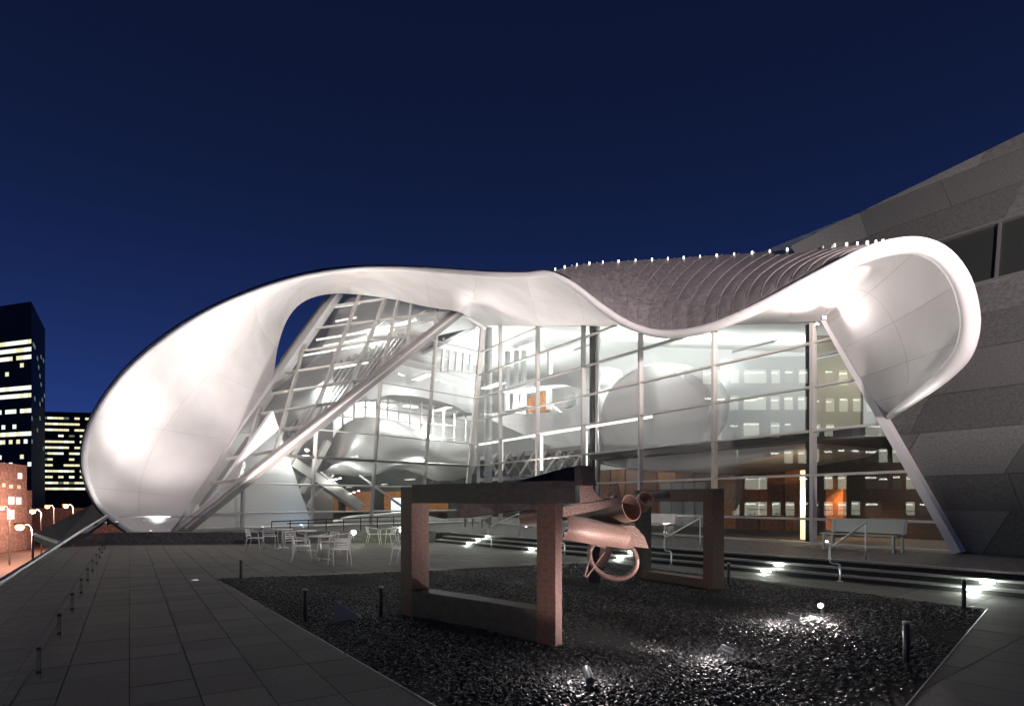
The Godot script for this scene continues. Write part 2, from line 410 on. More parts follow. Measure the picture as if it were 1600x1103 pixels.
func main_front(g: Node3D) -> void:
	var f := func(x: float, y: float) -> Vector2:
		var p := hit(x, y, A, n2); return Vector2((p - A).dot(u2), p.y)
	var o := Vector3(A.x, 0, A.z)
	var corner_foot := CB + (CT - CB) * ((DECK + 0.02 - CB.y) / (CT.y - CB.y))
	var poly := PackedVector2Array([Vector2(0, DECK + 0.02), f.call(1289, 494), f.call(1278, 503), f.call(1130, 505.5), f.call(1000, 507), f.call(920, 507.5), f.call(842, 508.5), f.call(755, 507.5), Vector2((corner_foot - A).dot(u2), DECK + 0.02)])
	var lines := []
	for k in 6:
		var t := 4.06 + 3.89 * k
		lines.append([Vector2(t, 0), Vector2(t, 20), 0.115, 0.22, "mullion"])
	for k in 8:
		var h := 1.185 + 1.386 * k
		lines.append([Vector2(-5, h), Vector2(60, h), 0.07, 0.17, "transom"])
	var root := facade(g, "glass_front", o, u2, UP, poly, lines)
	var p3 := []
	for v in poly: p3.append(o + u2 * v.x + UP * v.y)
	edge_bars(root, [p3[0], p3[1]], 0.2, 0.3, n2, M.lip, "raking_edge", false)
	edge_bars(root, [p3[8], p3[0]], 0.09, 0.26, n2, M.frame, "sill_bar", false)
	edge_bars(root, [p3[7], p3[8]], 0.2, 0.3, n2, M.frame, "corner_post", false)
	edge_bars(root, [p3[2], p3[3], p3[4], p3[5], p3[6], p3[7]], 0.07, 0.22, n2, M.frame, "head_bar", false)
	# columns that stand just behind the glass
	for c in [[926, 1.0, 0.3, "black"], [934, 1.1, 0.26, "steel"], [1265, 0.7, 0.24, "black"], [763, 0.9, 0.5, "white2"]]:
		var b := fin(c[0], 800, c[1]); var top := fin(c[0], 508, c[1])
		var st := mb(true); tube(st, [Vector3(b.x, DECK, b.z), Vector3(b.x, top.y, b.z)], c[2] / 2, 14); part(root, "column", st, M[c[3]])

func side_front(g: Node3D) -> void:
	var ey := (CT - CB).normalized(); var o := CB - ey * ((CB.y - DECK) / ey.y)
	# oblique axes: along the wall, and along the leaning mullions
	var ex := -u1
	var k := ex.dot(ey)
	var f := func(p: Vector3) -> Vector2:
		var d := p - o; var a := d.dot(ex); var b := d.dot(ey); var y := (b - a * k) / (1 - k * k); return Vector2(a - y * k, y)
	var foot: Vector3 = B0
	var poly := PackedVector2Array([Vector2(0, 0), f.call(hit(752, 510, CB, n1)), f.call(B1), f.call(foot)])
	poly.append(Vector2(f.call(foot).x - 0.3, 0.0))
	var lines := []
	for px in [[378, 800], [489, 760], [587, 700], [668, 690]]:
		var v: Vector2 = f.call(hit(px[0], px[1], CB, n1))
		lines.append([Vector2(v.x, 0), Vector2(v.x, 20), 0.11, 0.22, "mullion"])
	for j in 8:
		var y := (1.185 + 1.386 * j - DECK) / ey.y
		lines.append([Vector2(-5, y), Vector2(60, y), 0.065 if j != 2 else 0.14, 0.17, "transom", M.frame if j != 2 else M.railing])
	var root := facade(g, "side_glass_front", o, ex, ey, poly, lines)
	var nn := n1
	edge_bars(root, [B1, hit(752, 510, CB, n1)], 0.16, 0.3, nn, M.lip, "head_bar", false)
	edge_bars(root, [foot, o], 0.12, 0.28, nn, M.frame, "sill_bar", false)
	# the raking beam between upright and sloped glass
	var st := mb(); bar(st, B0 - (B1 - B0).normalized() * 0.6, B1 + (B1 - B0).normalized() * 0.2, 0.44, 0.44, nn); part(g, "raking_beam", st, M.beam)
	st = mb(true); tube(st, [B0 + nn * 0.25 + UP * 0.12, B1 + nn * 0.25 + UP * 0.12], 0.07, 10); part(g, "beam_pipe", st, M.lip)
	# sloped glass
	var o2 := B0; var sx := (B1 - B0).normalized(); var sy := (SL - B0) - sx * (SL - B0).dot(sx); sy = sy.normalized()
	var q := func(x: float, y: float) -> Vector2:
		var p := hit(x, y, B0, nS) - o2; return Vector2(p.dot(sx), p.dot(sy))
	var pl := PackedVector2Array()
	for v in [[286, 828], [345, 728], [432, 590], [527, 460], [560, 459], [602, 466], [641, 473], [681, 482], [714, 489]]: pl.append(q.call(v[0], v[1]))
	lines = []
	for l in [[308, 790, 330, 727], [377, 735, 412, 620], [434, 690, 478, 528], [491, 646, 562, 459], [548, 601, 602, 466], [600, 561, 622, 470], [637, 532, 643, 473], [681, 500, 682, 482]]:
		lines.append([q.call(l[0], l[1]), q.call(l[2], l[3]), 0.12, 0.24, "mullion"])
	for l in [[312, 758, 353, 752], [343, 719, 421, 706], [372, 681, 466, 668], [398, 648, 500, 633], [425, 615, 537, 598], [450, 582, 592, 560], [475, 548, 620, 527], [500, 512, 660, 492], [520, 478, 600, 467]]:
		lines.append([q.call(l[0], l[1]), q.call(l[2], l[3]), 0.06, 0.16, "transom"])
	root = facade(g, "sloped_glass", o2, sx, sy, pl, lines)
	st = mb(); bar(st, hit(262, 836, B0, nS), hit(528, 458, B0, nS), 0.55, 0.5, nS); part(g, "edge_gutter", st, M.lip)
	st = mb(true); tube(st, [hit(250, 836, B0 , nS) + UP * 0.1, hit(519, 462, B0, nS) + UP * 0.2], 0.16, 10); part(g, "gutter_pipe", st, M.frame)

func ribbon(g: Node3D) -> void:
	var fr := [[218, 840, 25.8], [166, 803, 25.3], [141, 762, 25], [131, 712, 25], [148, 650, 25.3], [196, 582, 26], [262, 525, 27.2], [330, 484, 28.7], [400, 454, 30.2], [450, 438, 31.5], [495, 428, 32.5], [530, 423, 33.3], [570, 420, 33.6], [620, 420, 32.5], [670, 422.5, 31], [720, 426, 29.5], [745, 428, 28.7], [770, 429.5, 28], [820, 430.5, 26.8], [858, 428.5, 25.9],
		[895, 446, 25.2], [930, 473, 24.5], [970, 501, 23.6], [1010, 518, 22.6], [1050, 522.5, 21.5], [1100, 515, 20.1], [1150, 497, 18.9], [1200, 474, 17.9], [1250, 448, 17.0], [1300, 423, 16.2], [1350, 399, 15.5], [1400, 385, 15.0], [1440, 385, 14.6], [1475, 402, 14.3], [1503, 440, 14.1], [1516, 490, 14.1], [1514, 528, 14.2], [1500, 560, 14.5], [1468, 593, 15.1], [1430, 622, 16.2], [1391, 650, 17.6]]
	# back edge: [x, y, depth] or [x, y] on the main glass
	var bk := [[262, 836, 27], [277, 815, 27.5], [300, 779, 28.6], [330, 735, 30], [360, 688, 31.8], [388, 648, 33.4], [410, 616, 34.8], [426, 590, 36], [433, 545, 37], [447, 502, 38.4], [470, 474, 40], [503, 461, 42], [545, 459, 43], [610, 467, 40.5], [670, 480, 37.5], [715, 487, 35.3], [736, 498, -1], [757, 508], [842, 509], [885, 508.5],
		[915, 508], [940, 508], [970, 508], [1005, 508], [1050, 507], [1100, 506.5], [1150, 505.5], [1195, 505], [1232, 504], [1258, 503], [1280, 502], [1288, 497], [1294, 506], [1304, 523], [1317, 545], [1331, 568], [1344, 590], [1357, 610], [1369, 628], [1382, 641], [1396, 652]]
	var fp := []; var bp := []; var bu := []
	var loop_c := at(1400, 510, 16.0)
	for i in fr.size():
		var a := at(fr[i][0], fr[i][1], fr[i][2]); var b: Vector3 = hit(bk[i][0], bk[i][1], CB + n1 * 0.05, n1) if bk[i].size() > 2 and bk[i][2] < 0 else at(bk[i][0], bk[i][1], bk[i][2]) if bk[i].size() > 2 else hit(bk[i][0], bk[i][1], A - n2 * 0.16, n2)
		fp.append(a); bp.append(b)
		var mid := (a + b) / 2
		var v: Vector3
		if i < 10: v = (Vector3(-1.0, 0.1, -1.0)) * 1.5 * smoothstep(-1.0, 3.0, i)
		elif i < 28: v = UP * lerpf(0.9, 0.12, clampf((i - 10) / 6.0, 0, 1)) + (Vector3(-1, 0, -1) * lerpf(1.2, 0, clampf((i - 10) / 5.0, 0, 1)))
		else: v = UP * 0.12 + Vector3(0.3, -0.1, -0.5) * smoothstep(27.0, 32.0, i)
		bu.append(v)
	fp = spline(fp, 4); bp = spline(bp, 4); bu = spline(bu, 4)
	var rows := []
	for i in fp.size():
		var c: Vector3 = (fp[i] + bp[i]) / 2 + bu[i]
		var row := []
		for j in 13:
			var t := j / 12.0
			row.append(fp[i] * (1 - t) * (1 - t) + c * 2 * t * (1 - t) + bp[i] * t * t)
		rows.append(row)
	var rib := node(g, "canopy_ribbon", A)
	# white skin of large curved panels with narrow open joints
	var nrm := func(i: int, j: int) -> Vector3:
		var du: Vector3 = rows[mini(i + 1, rows.size() - 1)][j] - rows[maxi(i - 1, 0)][j]; var dv: Vector3 = rows[i][mini(j + 1, 12)] - rows[i][maxi(j - 1, 0)]
		return du.cross(dv).normalized()
	var soff := node(rib, "soffit", A)
	var st: SurfaceTool
	for i0 in range(0, rows.size() - 1, 8):
		for half in 2:
			st = SurfaceTool.new(); st.begin(Mesh.PRIMITIVE_TRIANGLES)
			var i1_ := mini(i0 + 8, rows.size() - 1); var j0: int = half * 6
			for i in range(i0, i1_):
				for j in range(j0, j0 + 6):
					for c in [[0, 0], [0, 1], [1, 1], [0, 0], [1, 1], [1, 0]]:
						var a: int = i + c[0]; var b: int = j + c[1]
						var p: Vector3 = rows[a][b]
						if a == i0 and i0 > 0: p = p.move_toward(rows[a + 1][b], 0.0045)
						if a == i1_ and i1_ < rows.size() - 1: p = p.move_toward(rows[a - 1][b], 0.0045)
						if b == 6: p = p.move_toward(rows[a][7 if half else 5], 0.0045)
						st.set_normal(nrm.call(a, b)); st.add_vertex(p)
			part(soff, "soffit_panel", st.commit(), M["ribbon%d" % rng.randi_range(0, 2)])
	# outer skin, half a metre outside the soffit
	var skin := []
	for i in rows.size():
		var row := []
		for j in 13:
			var du: Vector3 = rows[mini(i + 1, rows.size() - 1)][j] - rows[maxi(i - 1, 0)][j]; var dv: Vector3 = rows[i][mini(j + 1, 12)] - rows[i][maxi(j - 1, 0)]
			var n := du.cross(dv).normalized()
			if n.dot(bu[i]) < 0: n = -n
			row.append(rows[i][j] + n * (0.2 + 0.22 * sin(PI * j / 12.0)) * clampf((rows.size() - 1 - i) / 14.0, 0.02, 1.0))
		skin.append(row)
	st = mb(true); loft(st, skin.slice(0, 80)); part(rib, "outer_skin", st, M.roof1)
	st = mb(true); loft(st, skin.slice(124, skin.size())); part(rib, "outer_skin", st, M.roof1)
	# rounded lip along the free edge
	var rad := []; var path := []
	for i in fp.size():
		var s := i / 4.0
		rad.append(lerpf(0.1, 0.13, clampf(s / 8.0, 0, 1)) if s < 20 else lerpf(0.13, 0.15, clampf((s - 20) / 5.0, 0, 1)) if s < 25 else lerpf(0.15, 0.2, clampf((s - 25) / 6.0, 0, 1)) * lerpf(1.0, 0.45, clampf((s - 37) / 3.0, 0, 1)))
		path.append(fp[i])
	st = mb(true); tube(st, path, rad, 14); part(rib, "lip", st, M.lip)
	# shingled steel over the dip: strips between lip and ridge
	var lipx := [[862, 427, 25.8], [895, 445, 25.1], [930, 472, 24.4], [970, 500, 23.5], [1010, 516.5, 22.5], [1050, 521, 21.4], [1100, 513.5, 20.0], [1150, 495.5, 18.8], [1200, 472.5, 17.8], [1250, 446.5, 16.9], [1300, 421.5, 16.1], [1350, 397.5, 15.4], [1400, 384, 15.0]]
	var rid := [[868, 423, 26.4], [905, 415, 28.2], [950, 410.5, 29.6], [1008, 407, 29.8], [1062, 404, 29.0], [1118, 400, 27.6], [1178, 396, 25.6], [1238, 391, 23.6], [1295, 386.5, 21.4], [1335, 384, 19.4], [1368, 382, 17.6], [1390, 381, 16.2], [1410, 381, 15.2]]
	var la := []; var ra := []; var ma := []
	for i in lipx.size():
		var a := at(lipx[i][0], lipx[i][1], lipx[i][2]); var b := at(rid[i][0], rid[i][1], rid[i][2])
		la.append(a); ra.append(b)
		ma.append(at(lerpf(lipx[i][0], rid[i][0], 0.18), lerpf(lipx[i][1], rid[i][1], 0.55), lerpf(lipx[i][2], rid[i][2], 0.42)))
	la = spline(la, 2); ra = spline(ra, 2); ma = spline(ma, 2)
	var roof := node(rib, "steel_roof", A)
	var curve := func(s: float, t: float) -> Vector3:
		var i := clampi(int(s), 0, la.size() - 2); var w := s - i
		var a: Vector3 = la[i].lerp(la[i + 1], w); var b: Vector3 = ra[i].lerp(ra[i + 1], w); var m: Vector3 = ma[i].lerp(ma[i + 1], w)
		var c := m * 2 - (a + b) / 2
		return a * (1 - t) * (1 - t) + c * 2 * t * (1 - t) + b * t * t
	var under := []
	for i in 49:
		var row := []
		for j in 11: row.append(curve.call(i / 2.0, j / 10.0) + Vector3(0, 0.004, 0.004))
		for j in 7: row.append((ra[mini(i / 2, ra.size() - 1)] + (ra[mini((i + 1) / 2, ra.size() - 1)])) / 2 + Vector3(0.1 * j, -0.03 * j, -0.3 * j))
		under.append(row)
	st = mb(true); loft(st, under); part(rib, "roof_deck", st, M.seam)
	var ns := 26
	for i in ns:
		var s0 := 24.0 * i / ns + 0.016; var s1 := 24.0 * (i + 1) / ns - 0.016
		var cuts := [0.0]
		var off: float = rng.randf_range(0.25, 0.4)
		cuts.append(off); cuts.append(off + rng.randf_range(0.28, 0.36)); cuts.append(1.0)
		for c in 3:
			st = mb(true)
			var rr := []
			for j in 6:
				var t: float = lerpf(cuts[c] + (0.0025 if c else 0.0), cuts[c + 1] - (0.0025 if c < 2 else 0.0), j / 5.0)
				var row := []
				for k in 5: row.append(curve.call(lerpf(s0, s1, k / 4.0), t) + Vector3(0, 0.015 + 0.012 * sin(PI * k / 4.0), 0.02))
				rr.append(row)
			loft(st, rr); part(roof, "roof_panel", st, M["roof%d" % rng.randi_range(0, 3)])
		if i:
			var rib2 := []
			for j in 13:
				var row := []
				for k in [[-0.008, 0.012], [-0.004, 0.026], [0.004, 0.026], [0.008, 0.012]]: row.append(curve.call(24.0 * i / ns + k[0], j / 12.0) + Vector3(0, k[1], k[1]))
				rib2.append(row)
			st = mb(true); loft(st, rib2); part(roof, "standing_seam", st, M.seam)
		# folded seam end standing on the ridge, its caught glint painted as emission
		st = mb(true); var e: Vector3 = curve.call(24.0 * i / ns, 0.985) + Vector3(0, 0.1, 0)
		tube(st, [e - UP * 0.1, e + UP * 0.02], 0.024 + 0.01 * (i % 2), 6); part(roof, "ridge_glint", st, M.lamp_white)
		if i > 1 and i < 21:
			st = mb(true); e += Vector3(-0.1, 0.42, -1.3)
			tube(st, [e - UP * 0.5, e + UP * 0.03], 0.03, 6); part(roof, "ridge_stud", st, M.lip)
	# floodlights that wash the ribbon
	var warm := Color(1.0, 0.955, 0.94)
	for q in [[at(163, 816, 23.9), at(230, 560, 28), 9.0, 50.0], [at(182, 816, 23.9), at(300, 540, 31), 14.0, 50.0], [at(235, 830, 24.5), at(310, 520, 31), 140.0, 36.0], [at(410, 824, 25.1), at(480, 450, 35), 250.0, 36.0], [at(822, 823, 32.5), at(800, 440, 29), 120.0, 42.0], [gnd(1292, 851.5, DECK) + UP * 0.12, at(1400, 480, 15.6), 75.0, 46.0], [gnd(1040, 836, DECK) + UP * 0.12, at(1180, 500, 18.5), 22.0, 40.0]]:
		flood(g, q[0], q[1], q[2], q[3], warm)
	flood(g, hit(1289, 496, A - n2 * 0.75, n2), at(1400, 430, 15.4), 4.5, 85.0, warm)
	flood(g, hit(1275, 506, A - n2 * 0.9, n2), at(1200, 470, 18.6), 3.5, 80.0, warm)
	flood(g, at(745, 512, 33.6), at(690, 450, 32.5), 1.8, 80.0, warm)
	flood(g, at(757, 513, 33.6), at(850, 455, 28), 2.0, 80.0, warm)
func flood(g: Node3D, p: Vector3, target: Vector3, e: float, ang: float, c: Color) -> void:
	var n := node(g, "floodlight", p)
	var d := (target - p).normalized()
	var st := mb(); bar(st, p - d * 0.1, p - d * 0.02, 0.13, 0.1, UP); part(n, "housing", st, M.fitting)
	st = mb(); bar(st, p - d * 0.02, p, 0.1, 0.07, UP); part(n, "lamp_face", st, M.lamp_white)
	spot(n, p + d * 0.04, target, e, ang, c, 0.12, 1.0)

func stone_wing(g: Node3D) -> void:
	var root := node(g, "stone_wing", A)
	var lean := deg_to_rad(9.0)
	var ey := (UP * cos(lean) + n2 * sin(lean)).normalized(); var o := A + n2 * 0.2; var nn := u2.cross(ey).normalized()
	if nn.dot(n2) > 0: nn = -nn      # towards the terrace
	var q := func(x: float, y: float) -> Vector2:
		var p := hit(x, y, o, nn) - o; return Vector2(p.dot(u2), p.dot(ey))
	var poly := PackedVector2Array([Vector2(0.02, 0), q.call(1385, 648), q.call(1292, 490), q.call(1236, 384), q.call(1600, 207), q.call(1900, 60), Vector2(-9, 0)])
	poly[5] = Vector2(-9, poly[4].y + (poly[4].y - poly[3].y) / (poly[4].x - poly[3].x) * (-9 - poly[4].x))
	var st := mb(); prism(st, poly, o - nn * 0.06, u2, ey, -nn * 0.3); part(root, "backing_wall", st, M.stone_dark)
	var wt: float = q.call(1600, 335).y; var wb: float = q.call(1600, 426).y; var wl: float = q.call(1462, 410).x
	var win := PackedVector2Array([Vector2(wl, wb), Vector2(wl, wt), Vector2(-9.5, wt), Vector2(-9.5, wb)])
	# courses of slanted slabs
	var y := -0.02
	var n := 0
	while y < 22.0:
		var h: float = [1.15, 0.95, 1.25, 1.05][n % 4]
		var x := -12.0 + rng.randf_range(0, 1.5)
		var skew: float = [0.55, -0.35, 0.6, 0.4][n % 4]
		while x < 9.0:
			var w := rng.randf_range(1.7, 3.1)
			var cell := PackedVector2Array([Vector2(x + 0.006, y + 0.006), Vector2(x + w - 0.006, y + 0.006), Vector2(x + w - skew - 0.006, y + h - 0.006), Vector2(x - skew + 0.006, y + h - 0.006)])
			for a in Geometry2D.intersect_polygons(cell, poly):
				for b in Geometry2D.clip_polygons(a, win):
					st = mb(); prism(st, b, o - nn * 0.055 + nn * rng.randf_range(0.0, 0.012), u2, ey, nn * 0.04)
					part(root, "stone_slab", st, M["slate%d" % rng.randi_range(0, 3)])
			x += w
		y += h; n += 1
	# strip window
	var wn := node(root, "strip_window", o)
	for k in 4:
		var x0: float = wl - 1.55 * k; var x1: float = wl - 1.55 * (k + 1)
		st = mb(); sheet(st, PackedVector2Array([Vector2(x0, wb), Vector2(x1, wb), Vector2(x1, wt), Vector2(x0, wt)]), o - nn * 0.05, u2, ey); part(wn, "pane", st, M.dark_glass)
		st = mb(); bar(st, o + u2 * x1 + ey * wb, o + u2 * x1 + ey * wt, 0.05, 0.12, nn); part(wn, "window_mullion", st, M.railing)
	for hh in [wb, wt]:
		st = mb(); bar(st, o + u2 * wl + ey * hh, o - u2 * 9.0 + ey * hh, 0.07, 0.14, nn); part(wn, "window_frame", st, M.railing)

# ---------------------------------------------------------------- what stands behind the glass
func slab_of(px: Array, q: float, side := 2) -> Array:
	var out := []
	for v in px: out.append(fin(v[0], v[1], q) if side == 2 else fin1(v[0], v[1], q))
	return out
func interior(g: Node3D) -> void:
	var n := node(g, "hall_interior", A)
	var st := mb()
	# shell: ceilings, back walls, floor
	var c := [hit(1284, 503, A + n2 * 0.2, n2), hit(1000, 507, A + n2 * 0.2, n2), hit(756, 507, A + n2 * 0.2, n2)]
	c.append(c[2] + u2 * 22.0)
	for i in 3: box(st, c[i], c[i + 1] - c[i], n2 * 16.0 + UP * 0.6, UP * 0.25)
	box(st, B1 - UP * 0.12, CT - B1 + UP * 0.1, i1 * 9.0 + UP * 0.3, UP * 0.2)
	part(n, "ceiling", st, M.white)
	st = mb(); box(st, A + n2 * 15 - u2 * 4 - UP * 0.2, u2 * 48, UP * 17, n2 * 0.3); part(n, "back_wall", st, M.white)
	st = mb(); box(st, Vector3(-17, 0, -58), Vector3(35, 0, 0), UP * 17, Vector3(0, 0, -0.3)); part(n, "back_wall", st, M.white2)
	# upper floor slab with dark edge
	st = mb(); var s0 := A + u2 * 2.6 + n2 * 0.45; s0.y = 3.72; box(st, s0, u2 * 13.1, UP * 0.26, n2 * 14.4); part(n, "upper_floor", st, M.black)
	st = mb(); s0.y = 3.985; box(st, s0 + n2 * 0.1, u2 * 13.0, UP * 0.02, n2 * 14.2); part(n, "floor_finish", st, M.white2)
	# grey drum
	var drum := [[935, 700], [933, 650], [946, 610], [972, 582], [1008, 567], [1048, 566], [1085, 578], [1110, 598], [1120, 627], [1116, 657], [1100, 684], [1086, 702]]
	rounded(n, "drum", drum, 2.8, 0.8, "drum_grey", 2)
	# light wall right of it and soffit above the doors
	st = mb(); prism3(st, slab_of([[1128, 560], [1262, 556], [1262, 700], [1128, 712]], 6.0), n2 * 0.3); part(n, "gallery_wall", st, M.white2)
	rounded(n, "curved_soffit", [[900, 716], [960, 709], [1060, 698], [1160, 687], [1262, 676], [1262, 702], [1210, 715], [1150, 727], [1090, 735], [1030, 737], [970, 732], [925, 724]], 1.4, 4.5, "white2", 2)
	# wood wall with doors, lit pier, panels
	var w0 := fin(1268, 800, 7.0); var w1 := fin(912, 800, 7.0)
	for k in 12:
		var a := w0.lerp(w1, k / 12.0); var b := w0.lerp(w1, (k + 1) / 12.0 - 0.003); a.y = 0.4; b.y = 0.4
		st = mb(); box(st, a, b - a, UP * 3.3, n2 * 0.1); part(n, "wood_panel", st, M.wood if k % 3 else M.wood_light)
	for k in 4:
		st = mb(); var a := fin(1032 + 18 * k, 830, 6.6); var b := fin(1048.5 + 18 * k, 830, 6.6); a.y = 0.42; b.y = 0.42; box(st, a, b - a, UP * 2.3, n2 * 0.1); part(n, "door", st, M.door)
	st = mb(); var l0 := fin(1251, 846, 1.6); var l1 := fin(1262, 846, 1.6); l0.y = 0.42; l1.y = 0.42; box(st, l0, l1 - l0, UP * 2.4, n2 * 0.2); part(n, "pier_lamp", st, M.lamp_warm)
	omni(n, l0 - n2 * 0.4 + UP * 1.3 , 1.2, Color(1, 0.85, 0.65), 0.1)
	st = mb(); prism3(st, slab_of([[1291, 748], [1318, 746], [1318, 826], [1291, 828]], 4.0), n2 * 0.2); part(n, "lit_wood_panel", st, M.wood_light)
	var po := fin(1304, 752, 3.2); spot(n, po, po + Vector3(0, -2, 0) + n2 * 1.2, 5.0, 45, Color(1, 0.75, 0.5))
	st = mb(); prism3(st, slab_of([[1276, 505], [1345, 505], [1345, 690], [1276, 690]], 4.6), n2 * 0.2); part(n, "beige_wall", st, M.beige)
	st = mb(); prism3(st, slab_of([[1268, 690], [1520, 660], [1540, 880], [1268, 850]], 5.6), n2 * 0.2); part(n, "dark_wall", st, M.rust_shaded)
	# eye-shaped balcony
	rounded(n, "balcony_ribbon", [[752, 646], [780, 644], [839, 645], [882, 639], [912, 626], [934, 612], [936, 700], [912, 704], [891, 710], [866, 702], [839, 691], [800, 673], [760, 655]], 3.0, 2.2, "white", 2)
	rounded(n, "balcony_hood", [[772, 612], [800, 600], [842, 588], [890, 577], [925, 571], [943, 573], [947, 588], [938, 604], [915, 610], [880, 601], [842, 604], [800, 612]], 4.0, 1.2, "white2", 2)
	for p in [[[824, 622], [850, 612], [858, 643], [826, 645], "wood_light"], [[800, 630], [818, 625], [818, 645], [800, 645], "beige"], [[882, 618], [900, 613], [900, 634], [882, 638], "grey"]]:
		st = mb(); prism3(st, slab_of(p.slice(0, 4), 7.0), n2 * 0.2); part(n, "shop_panel", st, M[p[4]])
	for x in [792, 806, 818, 858]:
		st = mb(); var b := fin(x, 640, 5.5); var tp := fin(x + 1, 548, 5.5); bar(st, b, tp, 0.28, 0.28, n2); part(n, "hall_post", st, M.white)
	# lit floor edges: long light strips just behind a transom
	var a5 := A + u2 * 11.6 + n2 * 0.35; a5.y = 5.25
	st = mb(); box(st, a5, u2 * 15.2, UP * 0.13, n2 * 0.1); part(n, "light_strip", st, M.lamp_soft)
	for x in [781, 843, 912]:
		st = mb(); var b := fin(x + 2, 735, 0.5); var tp := fin(x + 2, 690 - (x - 781) * 0.12, 0.5); bar(st, b, tp, 0.3, 0.1, n2); part(n, "light_strip", st, M.lamp_soft)
	# steel lattice of the stair
	for k in 9:
		var x := 756 + k * 19
		st = mb(); bar(st, fin(x, 742, 2.0), fin(x + 24, 706, 2.0), 0.16, 0.16, n2); part(n, "lattice_bar", st, M.frame if k % 2 else M.railing)
		st = mb(); bar(st, fin(x + 24, 744, 2.3), fin(x, 708, 2.3), 0.16, 0.16, n2); part(n, "lattice_bar", st, M.railing)
	for y in [[702, 716], [742, 750]]:
		st = mb(); bar(st, fin(752, y[1], 2.5), fin(925, y[0] - 4, 2.5), 0.25, 0.2, n2); part(n, "lattice_chord", st, M.grey)
	st = mb(); prism3(st, slab_of([[750, 712], [930, 700], [930, 830], [750, 826]], 9.0), n2 * 0.2); part(n, "dark_wall", st, M.stone_dark)
	# side: swooping satin band
	var top := [[507, 722], [514, 699], [526, 675], [547, 657], [577, 651], [612, 656], [650, 671], [692, 686], [738, 692]]
	var bot := [[507, 736], [525, 739], [552, 741], [582, 743], [604, 736], [640, 730], [672, 738], [706, 751], [738, 742]]
	var ta := []; var ba := []
	for i in top.size(): ta.append(fin1(top[i][0], top[i][1], 3.4)); ba.append(fin1(bot[i][0], bot[i][1], 2.6))
	ta = spline(ta, 4); ba = spline(ba, 4)
	var rows := []
	for i in ta.size():
		var row := []
		var ctl: Vector3 = (ta[i] + ba[i]) / 2 - i1 * (1.4 + 0.5 * sin(i * 0.35)) + UP * 0.2
		for j in 11:
			var t := j / 10.0
			row.append(ta[i] * (1 - t) * (1 - t) + ctl * 2 * t * (1 - t) + ba[i] * t * t)
		row.append(ba[i] + i1 * 1.5); 
		rows.append(row)
	st = mb(true); loft(st, rows); part(n, "swooping_band", st, M.satin)
	st = mb(); prism3(st, [ta[0], ta[16], ta[-1], ba[-1], ba[0]], i1 * 0.1); 
	# bright room behind it
	st = mb(); prism3(st, slab_of([[520, 600], [745, 590], [745, 700], [520, 690]], 9.0, 1), i1 * 0.2); part(n, "back_wall", st, M.white)
	for k in 12:
		st = mb(); var x := 535 + k * 17.5; bar(st, fin1(x, 700, 5.5), fin1(x + 1, 618 + k * 1.5, 5.5), 0.1, 0.1, i1); part(n, "hall_post", st, M.white)
	for y in [[622, 640], [650, 668], [672, 688]]:
		st = mb(); bar(st, fin1(530, y[0], 5.4), fin1(742, y[1], 5.4), 0.09, 0.12, i1); part(n, "hall_rail", st, M.white)
	for k in 5:
		st = mb(); var b := fin1(560 + 38 * k, 630 + 2 * k, 7.0); box(st, b, u1 * 1.0, UP * 0.05, i1 * 0.5); part(n, "ceiling_lamp", st, M.lamp_white)
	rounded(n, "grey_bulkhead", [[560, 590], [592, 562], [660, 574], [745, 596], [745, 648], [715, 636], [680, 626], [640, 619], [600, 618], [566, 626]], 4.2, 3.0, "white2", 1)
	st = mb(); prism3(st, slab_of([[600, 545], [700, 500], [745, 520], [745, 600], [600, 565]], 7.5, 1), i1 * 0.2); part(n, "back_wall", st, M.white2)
	for k in 5:
		st = mb(); bar(st, fin1(690 + k * 11, 580, 5.0), fin1(694 + k * 11, 528 - k, 5.0), 0.18, 0.18, i1); part(n, "hall_post", st, M.white)
	# white blade wall and steel braces
	st = mb(); prism3(st, slab_of([[292, 826], [330, 780], [405, 672], [426, 642], [441, 686], [484, 812], [486, 828]], 1.3, 1), i1 * 0.35); part(n, "blade_wall", st, M.white)
	for b in [[455, 722, 560, 792, 0.5], [512, 690, 468, 770, 0.34], [450, 770, 492, 800, 0.14], [520, 742, 470, 800, 0.12], [500, 738, 570, 790, 0.12], [560, 742, 640, 800, 0.12], [470, 690, 442, 735, 0.25]]:
		st = mb(); bar(st, fin1(b[0], b[1], 2.4), fin1(b[2], b[3], 2.4), b[4], b[4], i1); part(n, "steel_brace", st, M.frame)
	st = mb(); prism3(st, slab_of([[292, 828], [330, 745], [432, 598], [520, 548], [520, 830]], 5.0, 1), i1 * 0.2); part(n, "back_wall", st, M.grey)
	# lower hall: wood and dark walls, screen
	st = mb(); prism3(st, slab_of([[440, 740], [745, 730], [745, 830], [440, 830]], 8.5, 1), i1 * 0.2); part(n, "dark_wall", st, M.stone_dark)
	for k in 4:
		st = mb(); var x: float = [488, 540, 600, 660][k]; prism3(st, slab_of([[x, 768], [x + 40, 768], [x + 40, 800], [x, 800]], 8.0, 1), i1 * 0.1); part(n, "wood_panel", st, M.wood_light)
	st = mb(); prism3(st, slab_of([[612, 778], [632, 778], [632, 802], [612, 802]], 6.0, 1), i1 * 0.1); part(n, "screen", st, M.screen)
	st = mb(); prism3(st, slab_of([[500, 822], [560, 806], [640, 800], [700, 812], [700, 828], [500, 828]], 5.0, 1), i1 * 1.0); part(n, "reception_desk", st, M.white)
